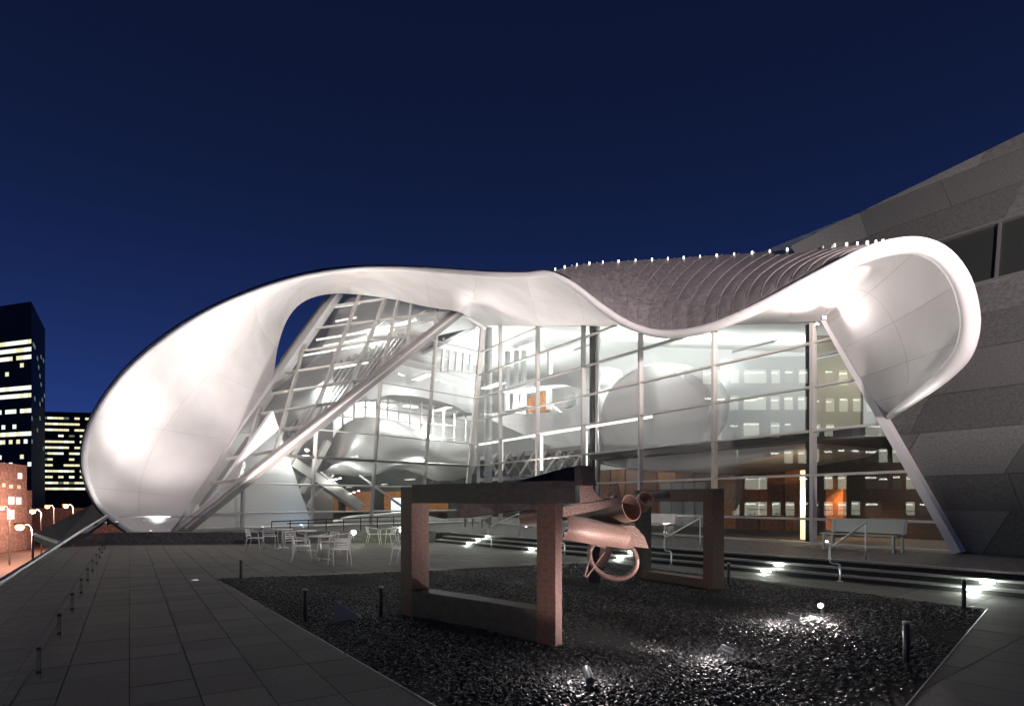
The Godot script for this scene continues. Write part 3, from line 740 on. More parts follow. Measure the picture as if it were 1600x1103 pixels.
	for p in [[516, 752], [524, 750], [531, 748], [547, 772], [553, 770], [560, 768], [545, 632], [541, 634], [655, 720], [662, 720], [557, 714]]:
		st = mb(true); var c0 := fin1(p[0], p[1], 2.0 if p[1] > 700 else -0.3); disc(st, c0, 0.07, 0.06, 8); part(n, "small_lamp", st, M.lamp_orange if p[0] < 546 and p[1] < 700 else M.lamp_white)
	# behind the sloped glass: grey louvred ceiling with light strips
	var back := -nS * 2.2 if (EYE - B0).dot(nS) > 0 else nS * 2.2
	var q := func(x: float, y: float, k: float) -> Vector3: return hit(x, y, B0 + back * k, nS)
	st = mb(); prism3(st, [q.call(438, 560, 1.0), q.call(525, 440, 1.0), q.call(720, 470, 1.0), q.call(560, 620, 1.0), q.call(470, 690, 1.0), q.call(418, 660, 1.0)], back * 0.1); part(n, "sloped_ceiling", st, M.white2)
	for l in [[522, 480, 562, 474], [524, 502, 556, 496], [494, 531, 600, 514], [470, 556, 588, 536], [466, 585, 575, 566], [430, 622, 500, 606], [505, 541, 560, 531], [600, 512, 640, 504], [440, 607, 495, 597], [408, 652, 470, 641], [560, 520, 650, 500]]:
		st = mb(); bar(st, q.call(l[0], l[1], 0.85), q.call(l[2], l[3], 0.85), 0.12, 0.1, nS); part(n, "light_strip", st, M.lamp_soft)
	for k in 16:
		st = mb(); bar(st, q.call(420 + k * 10, 700 - k * 6, 0.95), q.call(480 + k * 11, 590 - k * 5, 0.95), 0.12, 0.3, nS); part(n, "louvre", st, M.grey)
	# lamps added to brighten the halls, their fittings made up
	var cool := Color(0.97, 1.0, 0.985)
	for p in [[1.5, 5.0], [8.0, 6.5], [15.0, 5.5], [21.0, 6.0]]:
		var b: Vector3 = A + u2 * p[0] + n2 * p[1]; b.y = 5.6 + p[0] * 0.1
		added_lamp_panel(n, b, UP, 3.2, 0.8, 52.0 + p[0] * 2.4, cool)
	for p in [[3.0, 4.5], [9.0, 4.5]]:
		var b: Vector3 = A + u2 * p[0] + n2 * p[1]; b.y = 3.66
		added_lamp_panel(n, b, -UP, 1.2, 0.4, 6.0, Color(1, 0.92, 0.8))
	for p in [[[600, 600], 6.5, 70.0], [[690, 640], 5.5, 60.0], [[690, 540], 5.0, 45.0], [[660, 590], 2.0, 25.0]]:
		var b := fin1(p[0][0], p[0][1], p[1]); added_lamp_panel(n, b, -UP, 2.5, 0.6, p[2], cool)
	for p in [[520, 770, 5.0, 3.0], [640, 770, 5.0, 2.0]]: added_lamp_panel(n, fin1(p[0], p[1] - 20, p[2]), -UP, 1.0, 0.4, p[3], Color(1, 0.9, 0.8))
	var sc: Vector3 = q.call(500, 600, 0.6); added_lamp_panel(n, sc, back, 2.5, 0.5, 26.0, cool)
	sc = q.call(590, 510, 0.6); added_lamp_panel(n, sc, back, 2.5, 0.5, 34.0, cool)
	for p in [[545, 760, 1.2, 9.0], [600, 756, 1.2, 6.0], [690, 766, 1.2, 6.0]]: added_lamp_panel(n, fin1(p[0], p[1], p[2]), UP + i1 * 0.3, 0.8, 0.1, p[3], cool)
	for p in [[28.0, 4.0, 8.0, 75.0], [33.0, 7.0, 8.0, 75.0]]:
		var b: Vector3 = A + u2 * p[0] + n2 * p[1]; b.y = p[2]; added_lamp_panel(n, b, UP, 3.0, 0.6, p[3], cool)
	for p in [[5.0, 3.2, 7.0, 3.0], [8.5, 3.0, 7.9, 4.0], [13.0, 2.0, 8.8, 9.0], [18.0, 2.0, 9.8, 11.0]]:
		var b: Vector3 = A + u2 * p[0] + n2 * p[1]; b.y = p[2]; added_lamp_panel(n, b, -UP + n2 * 0.7, 2.0, 0.2, p[3], cool)
	sc = q.call(655, 492, 0.5); added_lamp_panel(n, sc, back, 1.5, 0.3, 18.0, cool)
	var bl := fin1(472, 818, 0.5); bl.y = DECK + 0.04; added_lamp_panel(n, bl, i1 * 0.6 + UP * 0.8, 0.4, 0.1, 1.2, Color(0.55, 0.82, 1.0))
	var bl2 := fin1(478, 704, 0.9); added_lamp_panel(n, bl2, fin1(390, 770, 1.3) - bl2, 0.6, 0.2, 8.0, cool)
func added_lamp_panel(n: Node3D, p: Vector3, dir: Vector3, w: float, h: float, e: float, c: Color) -> void:
	var r := node(n, "added_lamp", p)  # made-up fitting that carries the added light
	var d := dir.normalized(); var al := u2 if absf(d.dot(u2)) < 0.8 else UP
	var st := mb(); bar(st, p - al * w / 2 - d * 0.06, p + al * w / 2 - d * 0.06, h, 0.06, d); part(r, "housing", st, M.white)
	st = mb(); bar(st, p - al * w * 0.48 - d * 0.02, p + al * w * 0.48 - d * 0.02, h * 0.9, 0.02, d); part(r, "lamp_face", st, M.lamp_soft)
	area(r, p + d * 0.02, d, w, h, e, c, al)
func rounded(n: Node3D, called: String, px: Array, q: float, depth: float, m: String, side: int) -> void:
	# a swollen solid: outline drawn in by steps towards the viewer, so the edge rolls over
	var pts := slab_of(px, q, side); var inn := n2 if side == 2 else i1
	var closed := pts.duplicate(); closed.append(pts[0]); closed = spline(closed, 3); closed.pop_back()
	var c := Vector3.ZERO
	for p in closed: c += p / closed.size()
	var rows := []
	for k in 6:
		var a := k / 5.0 * PI / 2
		var row := []
		for p in closed + [closed[0]]: row.append(c + (p - c) * (0.9 + 0.1 * sin(a)) + inn * 0.5 * (1 - cos(a)))
		rows.append(row)
	var last := []
	for p in closed + [closed[0]]: last.append(p + inn * depth)
	rows.append(last)
	var st := mb(true); loft(st, rows)
	var face := []
	for i in rows[0].size() - 1: face.append(rows[0][i])
	var ex := (u2 if side == 2 else u1); var poly := PackedVector2Array()
	for p in face: poly.append(Vector2((p - c).dot(ex), (p - c).y))
	sheet(st, poly, Vector3(c.x, c.y, c.z) , ex, UP)
	part(n, called, st, M[m])

# ---------------------------------------------------------------- the city below and beyond
func block(root: Node3D, corners: Array, y0: float, y1: float, m: Material, called := "wall") -> void:
	var st := mb(); var poly := PackedVector2Array()
	for c in corners: poly.append(Vector2(c.x, c.z))
	prism(st, poly, Vector3(0, y0, 0), Vector3.RIGHT, Vector3(0, 0, 1), Vector3(0, y1 - y0, 0)); part(root, called, st, m)
func window_rows(root: Node3D, a: Vector3, b: Vector3, ys: Array, wh: float, ww: float, lit: Callable, out: Vector3) -> void:
	var n := int((b - a).length() / ww); var e := (b - a) / n
	for yi in ys.size():
		for i in n:
			var m = lit.call(yi, i)
			if m == null: continue
			var p := a + e * (i + 0.02) + out * 0.05; p.y = ys[yi]
			var st := mb(); box(st, p, e * 0.96, UP * wh, -out * 0.04); part(root, "window", st, M[m])
func city() -> void:
	var st := mb()
	var Y := -7.5
	box(st, Vector3(-1500, Y - 1, -2500), Vector3(3000, 0, 0), Vector3(0, 1, 0), Vector3(0, 0, 2700)); solo("street_ground", st, M.asphalt, "", "", "", "structure")
	# podium wall under the terrace edge
	st = mb(); var r0 := gnd(38, 1103) - pu * 9.0; var r1 := gnd(38, 1103) + pu * 22.4
	box(st, r0 + Vector3(0, Y, 0), r1 - r0, UP * 7.44, pv * -0.2); solo("podium_wall", st, M.concrete, "pale concrete podium wall dropping from the glass balustrade to the street", "wall")
	# wide concrete ledge outside the balustrade
	st = mb(); var e0 := gnd(38, 1103) - pu * 9.0 - pv * 0.13; box(st, e0 + Vector3(0, -0.4, 0), pu * 31.0, UP * 0.38, -pv * 1.5); solo("terrace_ledge", st, M.deck, "", "", "", "structure")
	# dark roof wedge beside the ribbon's foot
	st = mb(); var wq := [at(92, 848, 24.2), at(52, 835, 34), at(143, 788, 55), at(172, 806, 27)]; var dn := Vector3(0, -0.35, 0)
	quad(st, wq[0], wq[1], wq[2], wq[3]); quad(st, wq[0] + dn, wq[3] + dn, wq[2] + dn, wq[1] + dn)
	for i in 4: quad(st, wq[i], wq[i] + dn, wq[(i + 1) % 4] + dn, wq[(i + 1) % 4])
	var cr := thing("lower_canopy_roof", "black sloping lower roof beside the foot of the white ribbon", "roof", at(92, 848, 24.2))
	part(cr, "roof_slab", st, M.canopy_dark)
	st = mb(); bar(st, at(92, 847.5, 24.1), at(52, 835, 34), 0.12, 0.12, UP); part(cr, "edge_flashing", st, M.fitting)
	# dark tower
	var d := 300.0
	var c0 := at(48, 783, d); c0.y = 0; var c1 := at(69.5, 783, 348); c1.y = 0; var cl := at(-70, 783, 318); cl.y = 0
	var tw := thing("office_tower", "tall dark office tower with bright strip windows and a blank crown", "tower", c0 + UP * Y)
	var top := 1.75 + (783 - 471) / F * d
	block(tw, [cl, c0, c1, cl * 1.15], Y, top, M.tower)
	var ys := []
	for k in 24: ys.append(1.75 + (783 - 528 - k * 12.0) / F * d - 2.6)
	var rows_lit := {0: 1.0, 1: 1.0, 2: 0.95, 3: 0.06, 4: 0.05, 5: 0.02, 6: 0.95, 7: 0.9, 8: 0.02, 9: 0.5, 10: 0.0, 11: 0.1, 12: 0.95, 13: 0.5, 14: 0.0, 15: 0.6, 16: 0.1}
	rng.seed = 31
	window_rows(tw, cl, c0, ys.slice(0, 17), 2.0, 2.6, func(y, _i): return ("win_cold" if rng.randf() < 0.8 else "win_warm") if rng.randf() < rows_lit[y] else null, Vector3(0, 0, 1))
	window_rows(tw, c0, c1, ys.slice(0, 14), 2.0, 5.0, func(_y, _i): return "win_dim" if rng.randf() < 0.1 else null, Vector3(0.8, 0, 0.4))
	# slab office block
	d = 430.0
	c0 = at(30, 783, d); c0.y = 0; c1 = at(190, 783, d * 1.03); c1.y = 0
	var ob := thing("office_block", "wide dark office block with many yellowish lit window bands", "building", c0 + UP * Y)
	block(ob, [c0, c1, c1 + Vector3(0, 0, -40), c0 + Vector3(0, 0, -40)], Y, 1.75 + (783 - 642) / F * d, M.tower2)
	ys = []
	for k in 13: ys.append(1.75 + (783 - 650 - k * 9.3) / F * d - 1.6)
	var bl := [0.3, 1.0, 0.85, 0.5, 1.0, 1.0, 0.8, 0.35, 0.85, 0.8, 0.95, 0.95, 0.85]
	rng.seed = 12
	window_rows(ob, c0, c1, ys, 1.5, 3.2, func(y, i): return (["win_cold", "win_warm", "win_warm"][rng.randi_range(0, 2)]) if rng.randf() < bl[y] * (0.6 if (i / 5 + y) % 3 == 0 else 1.0) else ("win_dim" if rng.randf() < 0.4 else null), Vector3(0, 0, 1))
	# pink plastered house
	d = 120.0
	c0 = at(-40, 783, 105); c0.y = 0; c1 = at(41, 783, d); c1.y = 0
	var pb := thing("plastered_building", "low pinkish plastered building with a few lit windows", "building", c1 + UP * Y)
	block(pb, [c0, c1, c1 + Vector3(-40, 0, -10), c0 + Vector3(-40, 0, -10)], Y, 1.75 + (783 - 727) / F * d, M.pink_wall)
	block(pb, [c1 * 1.02, at(49, 783, d + 4) * Vector3(1, 0, 1), at(49, 783, d + 20) * Vector3(1, 0, 1), c1 * 1.15], Y, 1.75 + (783 - 766) / F * d, M.pink_wall, "annex_wall")
	for w in [[27, 739, 6, 9, "win_cold"], [12, 776, 9, 12, "win_blue"], [24, 777, 8, 11, "win_blue"], [10, 797, 11, 14, "win_blue"], [2, 755, 5, 6, "win_dim"], [13, 757, 6, 6, "win_dim"], [26, 758, 5, 6, "win_dim"]]:
		var nn := (c1 - c0).cross(UP).normalized()
		var a := hit(w[0], w[1], c0 + nn * 0.06, nn); var b := hit(w[0] + w[2], w[1] + w[3], c0 + nn * 0.06, nn)
		var e := Vector3(b.x - a.x, 0, b.z - a.z)
		st = mb(); box(st, Vector3(a.x, b.y, a.z), e, UP * (a.y - b.y), nn * 0.05); part(pb, "window", st, M[w[4]])
	# far low wall across the street
	st = mb(); box(st, Vector3(-170, Y, -150), Vector3(90, 0, 0), UP * 7.6, Vector3(0, 0, -10)); solo("street_wall", st, M.pink_wall, "long low pinkish building across the street behind the orange lamps", "building")
	# sodium street lamps
	var names := ["brightest orange street lamp above the road beside the balustrade", "orange street lamp in front of the pinkish building", "small orange street lamp just past the pinkish building", "orange street lamp nearest the foot of the white ribbon", "orange street lamp at the photograph's edge by the pinkish building"]
	var spots := [[30, 822, 58.0], [50, 798, 85.0], [73, 791, 112.0], [102, 790, 100.0], [1, 793, 90.0]]
	for i in 5:
		var h := at(spots[i][0], spots[i][1], spots[i][2])
		var l := thing("street_lamp", names[i], "street lamp", Vector3(h.x, Y, h.z), "sodium street lamps")
		st = mb(true); tube(st, [Vector3(h.x + 1.2, Y, h.z), Vector3(h.x + 1.2, h.y - 0.3, h.z), Vector3(h.x + 0.9, h.y + 0.15, h.z), Vector3(h.x + 0.2, h.y + 0.2, h.z)], [0.12, 0.08, 0.06, 0.05], 8); part(l, "pole", st, M.fitting)
		st = mb(); cbox(st, h + Vector3(0, 0.2, 0), Vector3(0.8, 0.16, 0.4)); part(l, "lamp_head", st, M.fitting)
		st = mb(true); lathe(st, h + Vector3(0, -0.1, 0), [Vector2(0.02, -0.26), Vector2(0.26, -0.2), Vector2(0.36, 0.0), Vector2(0.26, 0.2)], 10); part(l, "lamp_bulb", st, M.sodium)
		omni(l, h + Vector3(0, -0.6, 0), 260.0, Color(1.0, 0.76, 0.64), 0.12)
	# brick office opposite, mirrored in the glass front
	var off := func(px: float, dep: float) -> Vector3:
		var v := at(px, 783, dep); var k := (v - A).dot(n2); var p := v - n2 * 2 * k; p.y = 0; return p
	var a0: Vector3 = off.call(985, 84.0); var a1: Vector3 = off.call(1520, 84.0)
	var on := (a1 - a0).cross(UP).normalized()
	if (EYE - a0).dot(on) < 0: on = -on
	var ob2 := thing("brick_office", "brick office building with rows of lit windows, mirrored in the glass front", "building", a0 + UP * Y)
	block(ob2, [a0, a1, a1 - on * 18, a0 - on * 18], Y, 19.0, M.brick)
	var cols := 25
	for r in 7:
		for cc in cols:
			if rng.randf() < 0.14: continue
			var p := a0.lerp(a1, (cc + 0.3) / cols) + on * 0.03; p.y = -3.6 + 3.5 * r
			var e := (a1 - a0).normalized() * (1.15 if cc % 9 != 8 else 2.1)
			var wn := node(ob2, "window", p)
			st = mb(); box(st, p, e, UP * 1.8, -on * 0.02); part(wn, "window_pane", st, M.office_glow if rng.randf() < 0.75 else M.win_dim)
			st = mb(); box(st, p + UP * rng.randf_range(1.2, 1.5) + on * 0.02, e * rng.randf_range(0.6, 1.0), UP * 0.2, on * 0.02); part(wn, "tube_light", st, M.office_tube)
			st = mb(); box(st, p - UP * 0.1 - e * 0.06, e * 1.12, UP * 0.1, on * 0.15); part(wn, "sill", st, M.concrete)

# ---------------------------------------------------------------- sculpture
func plate(root: Node3D, called: String, pts: Array, d: Vector3, m: Material) -> void:
	var st := mb(); prism3(st, pts, d); part(root, called, st, m)
func sculpture() -> void:
	var root := thing("steel_sculpture", "rusted steel sculpture of two open frames joined by pipes and plates", "sculpture", Vector3(0.9, 0, -9.5))
	# near frame
	var fr := gnd(868, 1006); var fl := gnd(626, 958)
	var e := (fl - fr).normalized(); var inn := e.cross(UP); if inn.z > 0: inn = -inn
	var L := (fl - fr).length()
	var H := 2.0
	var nf := node(root, "near_frame", fr)
	var st := mb(); box(st, fr + UP * -0.06, e * 0.3, UP * (H - 0.22), inn * 0.13); part(nf, "post", st, M.rust, "post lit pinkish by the ground spotlight")
	st = mb(); box(st, fl - e * 0.27 + UP * -0.06, e * 0.27, UP * (H + 0.03), inn * 0.34); part(nf, "post", st, M.rust)
	st = mb(); box(st, fr + e * 0.3 + UP * -0.06, e * (L - 0.575), UP * 0.44, inn * 0.32); part(nf, "bottom_beam", st, M.rust_shaded)
	st = mb(); box(st, fr - e * 0.03 + UP * (H - 0.28), e * (L - 0.245), UP * 0.28, inn * 0.36); part(nf, "top_beam", st, M.rust_shaded)
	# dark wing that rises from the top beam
	plate(root, "wing_plate", [at(788, 758, 8.1), at(911, 758, 8.1), at(907, 727, 8.1), at(884, 731, 8.1), at(840, 743, 8.1)], inn * 0.3, M.rust_shaded)
	# far frame
	var gr := gnd(1114, 921); var gl := gnd(992, 903)
	var e2 := (gl - gr).normalized(); var in2 := e2.cross(UP); if in2.z > 0: in2 = -in2
	var L2 := (gl - gr).length(); var h2 := 2.06
	var ff := node(root, "far_frame", gr)
	st = mb(); box(st, gr - UP * 0.06, e2 * 0.24, UP * h2, in2 * 0.34); part(ff, "post", st, M.rust)
	st = mb(); box(st, gl - e2 * 0.22 - UP * 0.06, e2 * 0.22, UP * h2, in2 * 0.3); part(ff, "post", st, M.rust_shaded)
	st = mb(); box(st, gr + e2 * 0.24 - UP * 0.06, e2 * (L2 - 0.46), UP * 0.24, in2 * 0.31); part(ff, "bottom_beam", st, M.rust)
	st = mb(); box(st, gr + e2 * 0.24 + UP * (h2 - 0.32), e2 * (L2 - 0.46), UP * 0.26, in2 * 0.32); part(ff, "top_beam", st, M.rust)
	# long trough with a pointed end
	var t0 := at(872, 822, 9.2); var t1 := at(985, 842, 10.6)
	var ax := (t1 - t0).normalized(); var sd := ax.cross(UP).normalized(); if sd.z > 0: sd = -sd
	var ups := sd.cross(ax); if ups.y < 0: ups = -ups
	var rows := []
	for i in 9:
		var row := []
		var s := i / 8.0
		for j in 9:
			var an := lerpf(-0.35, PI * 0.86, j / 8.0)
			var r := 0.2
			var cut := 0.0 if i < 8 else 0.0
			row.append(t0.lerp(t1, s) + ax * (0.36 * (j / 8.0 - 0.5) * s) + (-sd * cos(an - 0.9) * r + ups * sin(an - 0.9) * r) + ups * cut)
		rows.append(row)
	st = mb(true); loft(st, rows); part(root, "trough", st, M.rust_lit)
	plate(root, "nose_plate", [at(960, 822, 10.25), at(991, 821, 10.25), at(1007, 838, 10.25), at(1014, 857, 10.25), at(985, 853, 10.25), at(950, 848, 10.25)], sd * 0.03, M.rust_lit)
	# pipe with an open end facing the viewer
	var p1 := at(987, 793, 10.6); var p0 := at(905, 818, 11.6)
	pipe(root, "open_pipe", p0, p1, 0.235, 0.02, M.rust_lit)
	pipe(root, "open_pipe", at(1000, 790, 11.2), at(1010, 779, 11.0), 0.15, 0.015, M.rust_lit)
	pipe(root, "cross_pipe", at(965, 786, 11.6), at(1040, 774, 12.6), 0.11, 0.02, M.rust_shaded)
	# deck plate with fins
	plate(root, "deck_plate", [at(880, 793, 9.1), at(909, 787, 9.1), at(940, 783, 9.1), at(965, 777, 9.1), at(967, 788, 9.1), at(935, 797, 9.1), at(880, 808, 9.1)], Vector3(0, 0.02, -0.25), M.rust_lit)
	plate(root, "leaf_fin", [at(907, 788, 9.12), at(905, 760, 9.12), at(908, 728, 9.12), at(915, 736, 9.12), at(923, 752, 9.12), at(929, 768, 9.12), at(937, 777, 9.12), at(944, 781, 9.12), at(920, 787, 9.12)], Vector3(0.01, 0, -0.03), M.rust_lit)
	var hole := PackedVector2Array()
	var o := at(944, 781, 9.15); var ey := UP; var exx := Vector3.RIGHT
	var lobe := PackedVector2Array([Vector2(-0.06, -0.02), Vector2(0.0, 0.08), Vector2(0.07, 0.17), Vector2(0.15, 0.23), Vector2(0.19, 0.245), Vector2(0.22, 0.1), Vector2(0.26, -0.05)])
	for k in 14: hole.append(Vector2(0.1 + 0.058 * cos(TAU * k / 14), 0.075 + 0.058 * sin(TAU * k / 14)))
	# fin with a round hole: the ring between lobe and hole in wedges
	st = mb()
	for k in 14:
		var wedge := PackedVector2Array([Vector2(0.1, 0.075), Vector2(0.1 + cos(TAU * k / 14), 0.075 + sin(TAU * k / 14)), Vector2(0.1 + cos(TAU * (k + 1) / 14), 0.075 + sin(TAU * (k + 1) / 14))])
		for w in Geometry2D.intersect_polygons(lobe, wedge):
			for z in Geometry2D.clip_polygons(w, hole): prism(st, z, o, exx, ey, inn * 0.03)
	part(root, "holed_fin", st, M.rust_lit)
	# beam behind the near frame, tapering
	plate(root, "tapered_beam", [at(714, 786, 11), at(752, 785, 11), at(850, 787, 11), at(850, 795, 11), at(800, 798, 11), at(714, 809, 11)], inn * 0.3, M.rust_shaded)
	pipe(root, "open_pipe", at(880, 802, 11.0), at(818, 808, 11.6), 0.13, 0.02, M.rust_lit)
	# ring and rods below
	st = mb(true); var rp := []
	var rc := at(958, 872, 10.9); var rx := (Vector3(0.95, 0, 0.3)).normalized(); var ry := Vector3(-0.15, 0.98, -0.1).normalized()
	for k in 33: rp.append(rc + rx * cos(TAU * k / 32) * 0.41 + ry * sin(TAU * k / 32) * 0.36)
	tube(st, rp, 0.045, 10, false); part(root, "ring", st, M.rust_lit)
	st = mb(true); tube(st, [at(925, 860, 10.6), at(914, 900, 10.6), at(917, 902, 10.6), at(945, 862, 10.7)], 0.013, 6); part(root, "bent_rod", st, M.rust_lit)
	plate(root, "leg_plate", [at(941, 849, 11.5), at(962, 849, 11.5), at(946, 885, 11.5), at(932, 886, 11.5)], Vector3(0.02, 0, -0.05), M.rust)
	plate(root, "leg_plate", [at(919, 850, 13.6), at(938, 850, 13.6), at(938, 910, 13.6), at(920, 910, 13.6)], Vector3(0.0, 0, -0.06), M.rust_shaded)
	plate(root, "belly_plate", [at(882, 831, 10.1), at(930, 843, 10.1), at(950, 848, 10.1), at(946, 857, 10.1), at(915, 849, 10.1), at(882, 837, 10.1)], Vector3(0.05, -0.02, -0.3), M.rust_lit)
func pipe(root: Node3D, called: String, a: Vector3, b: Vector3, r: float, wall: float, m: Material) -> void:
	var st := mb(true)
	var e := (b - a).normalized(); var n := e.cross(UP).normalized(); var k := n.cross(e)
	var rows := []
	for q in [[a, r - wall], [b, r - wall], [b + e * 0.001, r], [a, r]]:
		var row := []
		for j in 25: row.append(q[0] + (n * cos(TAU * j / 24) + k * sin(TAU * j / 24)) * q[1])
		rows.append(row)
	st.set_smooth_group(0); loft(st, [rows[0], rows[1]]); st.set_smooth_group(1); loft(st, [rows[1], rows[2]]); st.set_smooth_group(2); loft(st, [rows[2], rows[3]])
	part(root, called, st, m)

# ---------------------------------------------------------------- chairs, tables, benches
func make_chair() -> Node3D:
	var c := thing("cafe_chair", "", "chair", Vector3.ZERO, "aluminium cafe chairs on the terrace")
	for s in [-1.0, 1.0]:
		var st := mb(true); tube(st, [Vector3(0.27 * s, 0, -0.27), Vector3(0.25 * s, 0.3, -0.22), Vector3(0.245 * s, 0.44, -0.2), Vector3(0.255 * s, 0.6, -0.19), Vector3(0.265 * s, 0.66, -0.14), Vector3(0.265 * s, 0.67, 0.05), Vector3(0.24 * s, 0.7, 0.2)], 0.0125, 7); part(c, "front_leg", st, M.alu)
		st = mb(true); tube(st, [Vector3(0.24 * s, 0, 0.3), Vector3(0.225 * s, 0.4, 0.2), Vector3(0.2 * s, 0.6, 0.24), Vector3(0.19 * s, 0.75, 0.27)], 0.0125, 7); part(c, "rear_leg", st, M.alu)
	var st := mb(true); tube(st, [Vector3(-0.22, 0.44, -0.22), Vector3(0.22, 0.44, -0.22), Vector3(0.21, 0.435, 0.19), Vector3(-0.21, 0.435, 0.19), Vector3(-0.22, 0.44, -0.22)], 0.0125, 7); part(c, "seat_frame", st, M.alu)
	for k in 6:
		st = mb(); cbox(st, Vector3(0, 0.45, -0.19 + 0.07 * k), Vector3(0.42, 0.012, 0.05)); part(c, "seat_slat", st, M.alu)
	for k in 4:
		st = mb(true); var rows := []
		for q in 2:
			var row := []
			for j in 9:
				var a := lerpf(-1, 1, j / 8.0); row.append(Vector3(0.2 * a, 0.5 + 0.068 * k + 0.045 * q, 0.225 + 0.014 * k + 0.06 * (1 - a * a)))
			rows.append(row)
		var back := []
		for r in [rows[1], rows[0]]:
			var row := []
			for v in r: row.append(v + Vector3(0, 0, 0.01))
			back.append(row)
		loft(st, [rows[0], rows[1], back[0], back[1], rows[0]]); part(c, "back_slat", st, M.alu)
	return c
func make_table() -> Node3D:
	var t := thing("cafe_table", "", "table", Vector3.ZERO, "round aluminium cafe tables")
	var st := mb(true); lathe(st, Vector3.ZERO, [Vector2(0.001, 0.735), Vector2(0.33, 0.735), Vector2(0.35, 0.728), Vector2(0.35, 0.705), Vector2(0.33, 0.7), Vector2(0.001, 0.7)], 28); part(t, "table_top", st, M.alu)
	st = mb(true); tube(st, [Vector3(0, 0.03, 0), Vector3(0, 0.7, 0)], 0.035, 12); part(t, "column", st, M.steel)
	for k in 4:
		var a := TAU * k / 4 + 0.4; st = mb(true); tube(st, [Vector3(0, 0.06, 0), Vector3(cos(a) * 0.24, 0.04, sin(a) * 0.24), Vector3(cos(a) * 0.3, 0.012, sin(a) * 0.3)], [0.025, 0.018, 0.012], 7); part(t, "foot", st, M.alu)
	return t
func make_bench() -> Node3D:
	var b := thing("metal_bench", "", "bench", Vector3.ZERO, "metal benches in front of the glass")
	var st: SurfaceTool
	for k in 5:
		st = mb(); cbox(st, Vector3(0, 0.45, -0.2 + 0.1 * k), Vector3(2.1, 0.03, 0.085)); part(b, "seat_slat", st, M.railing)
	st = mb(); bar(st, Vector3(-1.03, 0.68, 0.32), Vector3(1.03, 0.68, 0.32), 0.02, 0.38, Vector3(0, 1, 0.2)); part(b, "backrest", st, M.railing)
	for s in [-1.0, 1.0]:
		for z in [-0.2, 0.24]:
			st = mb(); cbox(st, Vector3(0.95 * s, 0.215, z), Vector3(0.06, 0.43, 0.06)); part(b, "leg", st, M.railing)
		st = mb(); bar(st, Vector3(0.95 * s, 0.4, 0.27), Vector3(0.95 * s, 0.84, 0.36), 0.06, 0.04, Vector3(1, 0, 0)); part(b, "back_post", st, M.railing)
	return b
func furniture() -> void:
	var ch := make_chair(); var tb := make_table()
	# [foot x, foot y, turn, label]
	var chairs := [
		[398, 860, -1.5, "aluminium cafe chair standing apart closest to the parapet's end, facing the table"],
		[421, 856, 0.2, "aluminium cafe chair tucked behind the first chair, beside the farther table"],
		[472, 877, -1.3, "aluminium cafe chair facing the middle table, seen from its side"],
		[531, 883, 0.5, "aluminium cafe chair nearest the gravel, its slatted back turned to the viewer"],
		[513, 868, 2.6, "aluminium cafe chair on the far side of the middle table"],
		[460, 866, -2.2, "aluminium cafe chair between the two crowded tables"],
		[535, 866, 1.6, "aluminium cafe chair on the far table side next to the wall lamp"],
		[584, 852, -1.2, "aluminium cafe chair beside the small table under the second wall lamp"],
		[606, 852, 1.3, "aluminium cafe chair between the small table and the sculpture frame"],
		[629, 882, 1.4, "aluminium cafe chair half hidden by the sculpture's near frame"]]
	for i in chairs.size():
		var p := gnd(chairs[i][0], chairs[i][1])
		if i == 0:
			ch.position = p; ch.rotation.y = chairs[i][2]; ch.set_meta("label", chairs[i][3])
		else: copy(ch, chairs[i][3], p, chairs[i][2])
	var tables := [[441, 858, "round cafe table beside the chair standing apart by the parapet"], [500, 876, "round cafe table in the middle, closest to the gravel"], [478, 862, "round cafe table behind the middle table"], [622, 856, "round cafe table beside the sculpture's near frame"]]
	for i in tables.size():
		var p := gnd(tables[i][0], tables[i][1])
		if i == 0: tb.position = p; tb.set_meta("label", tables[i][2])
		else: copy(tb, tables[i][2], p, 0.5 * i)
	var bn := make_bench()
	var ang := atan2(-u2.z, u2.x)
	var bs := [[1346, 861, 0.0, "steel bench before the slanted end of the glass, seen from behind"], [1018, 837, 0.0, "metal bench behind the sculpture's far frame"], [745, 823.5, 0.0, "metal bench farthest away, seen through the near frame"]]
	for i in bs.size():
		var p := gnd(bs[i][0], bs[i][1], DECK)
		if i == 0: bn.position = p; bn.rotation.y = ang; bn.set_meta("label", bs[i][3])
		else: copy(bn, bs[i][3], p, ang)

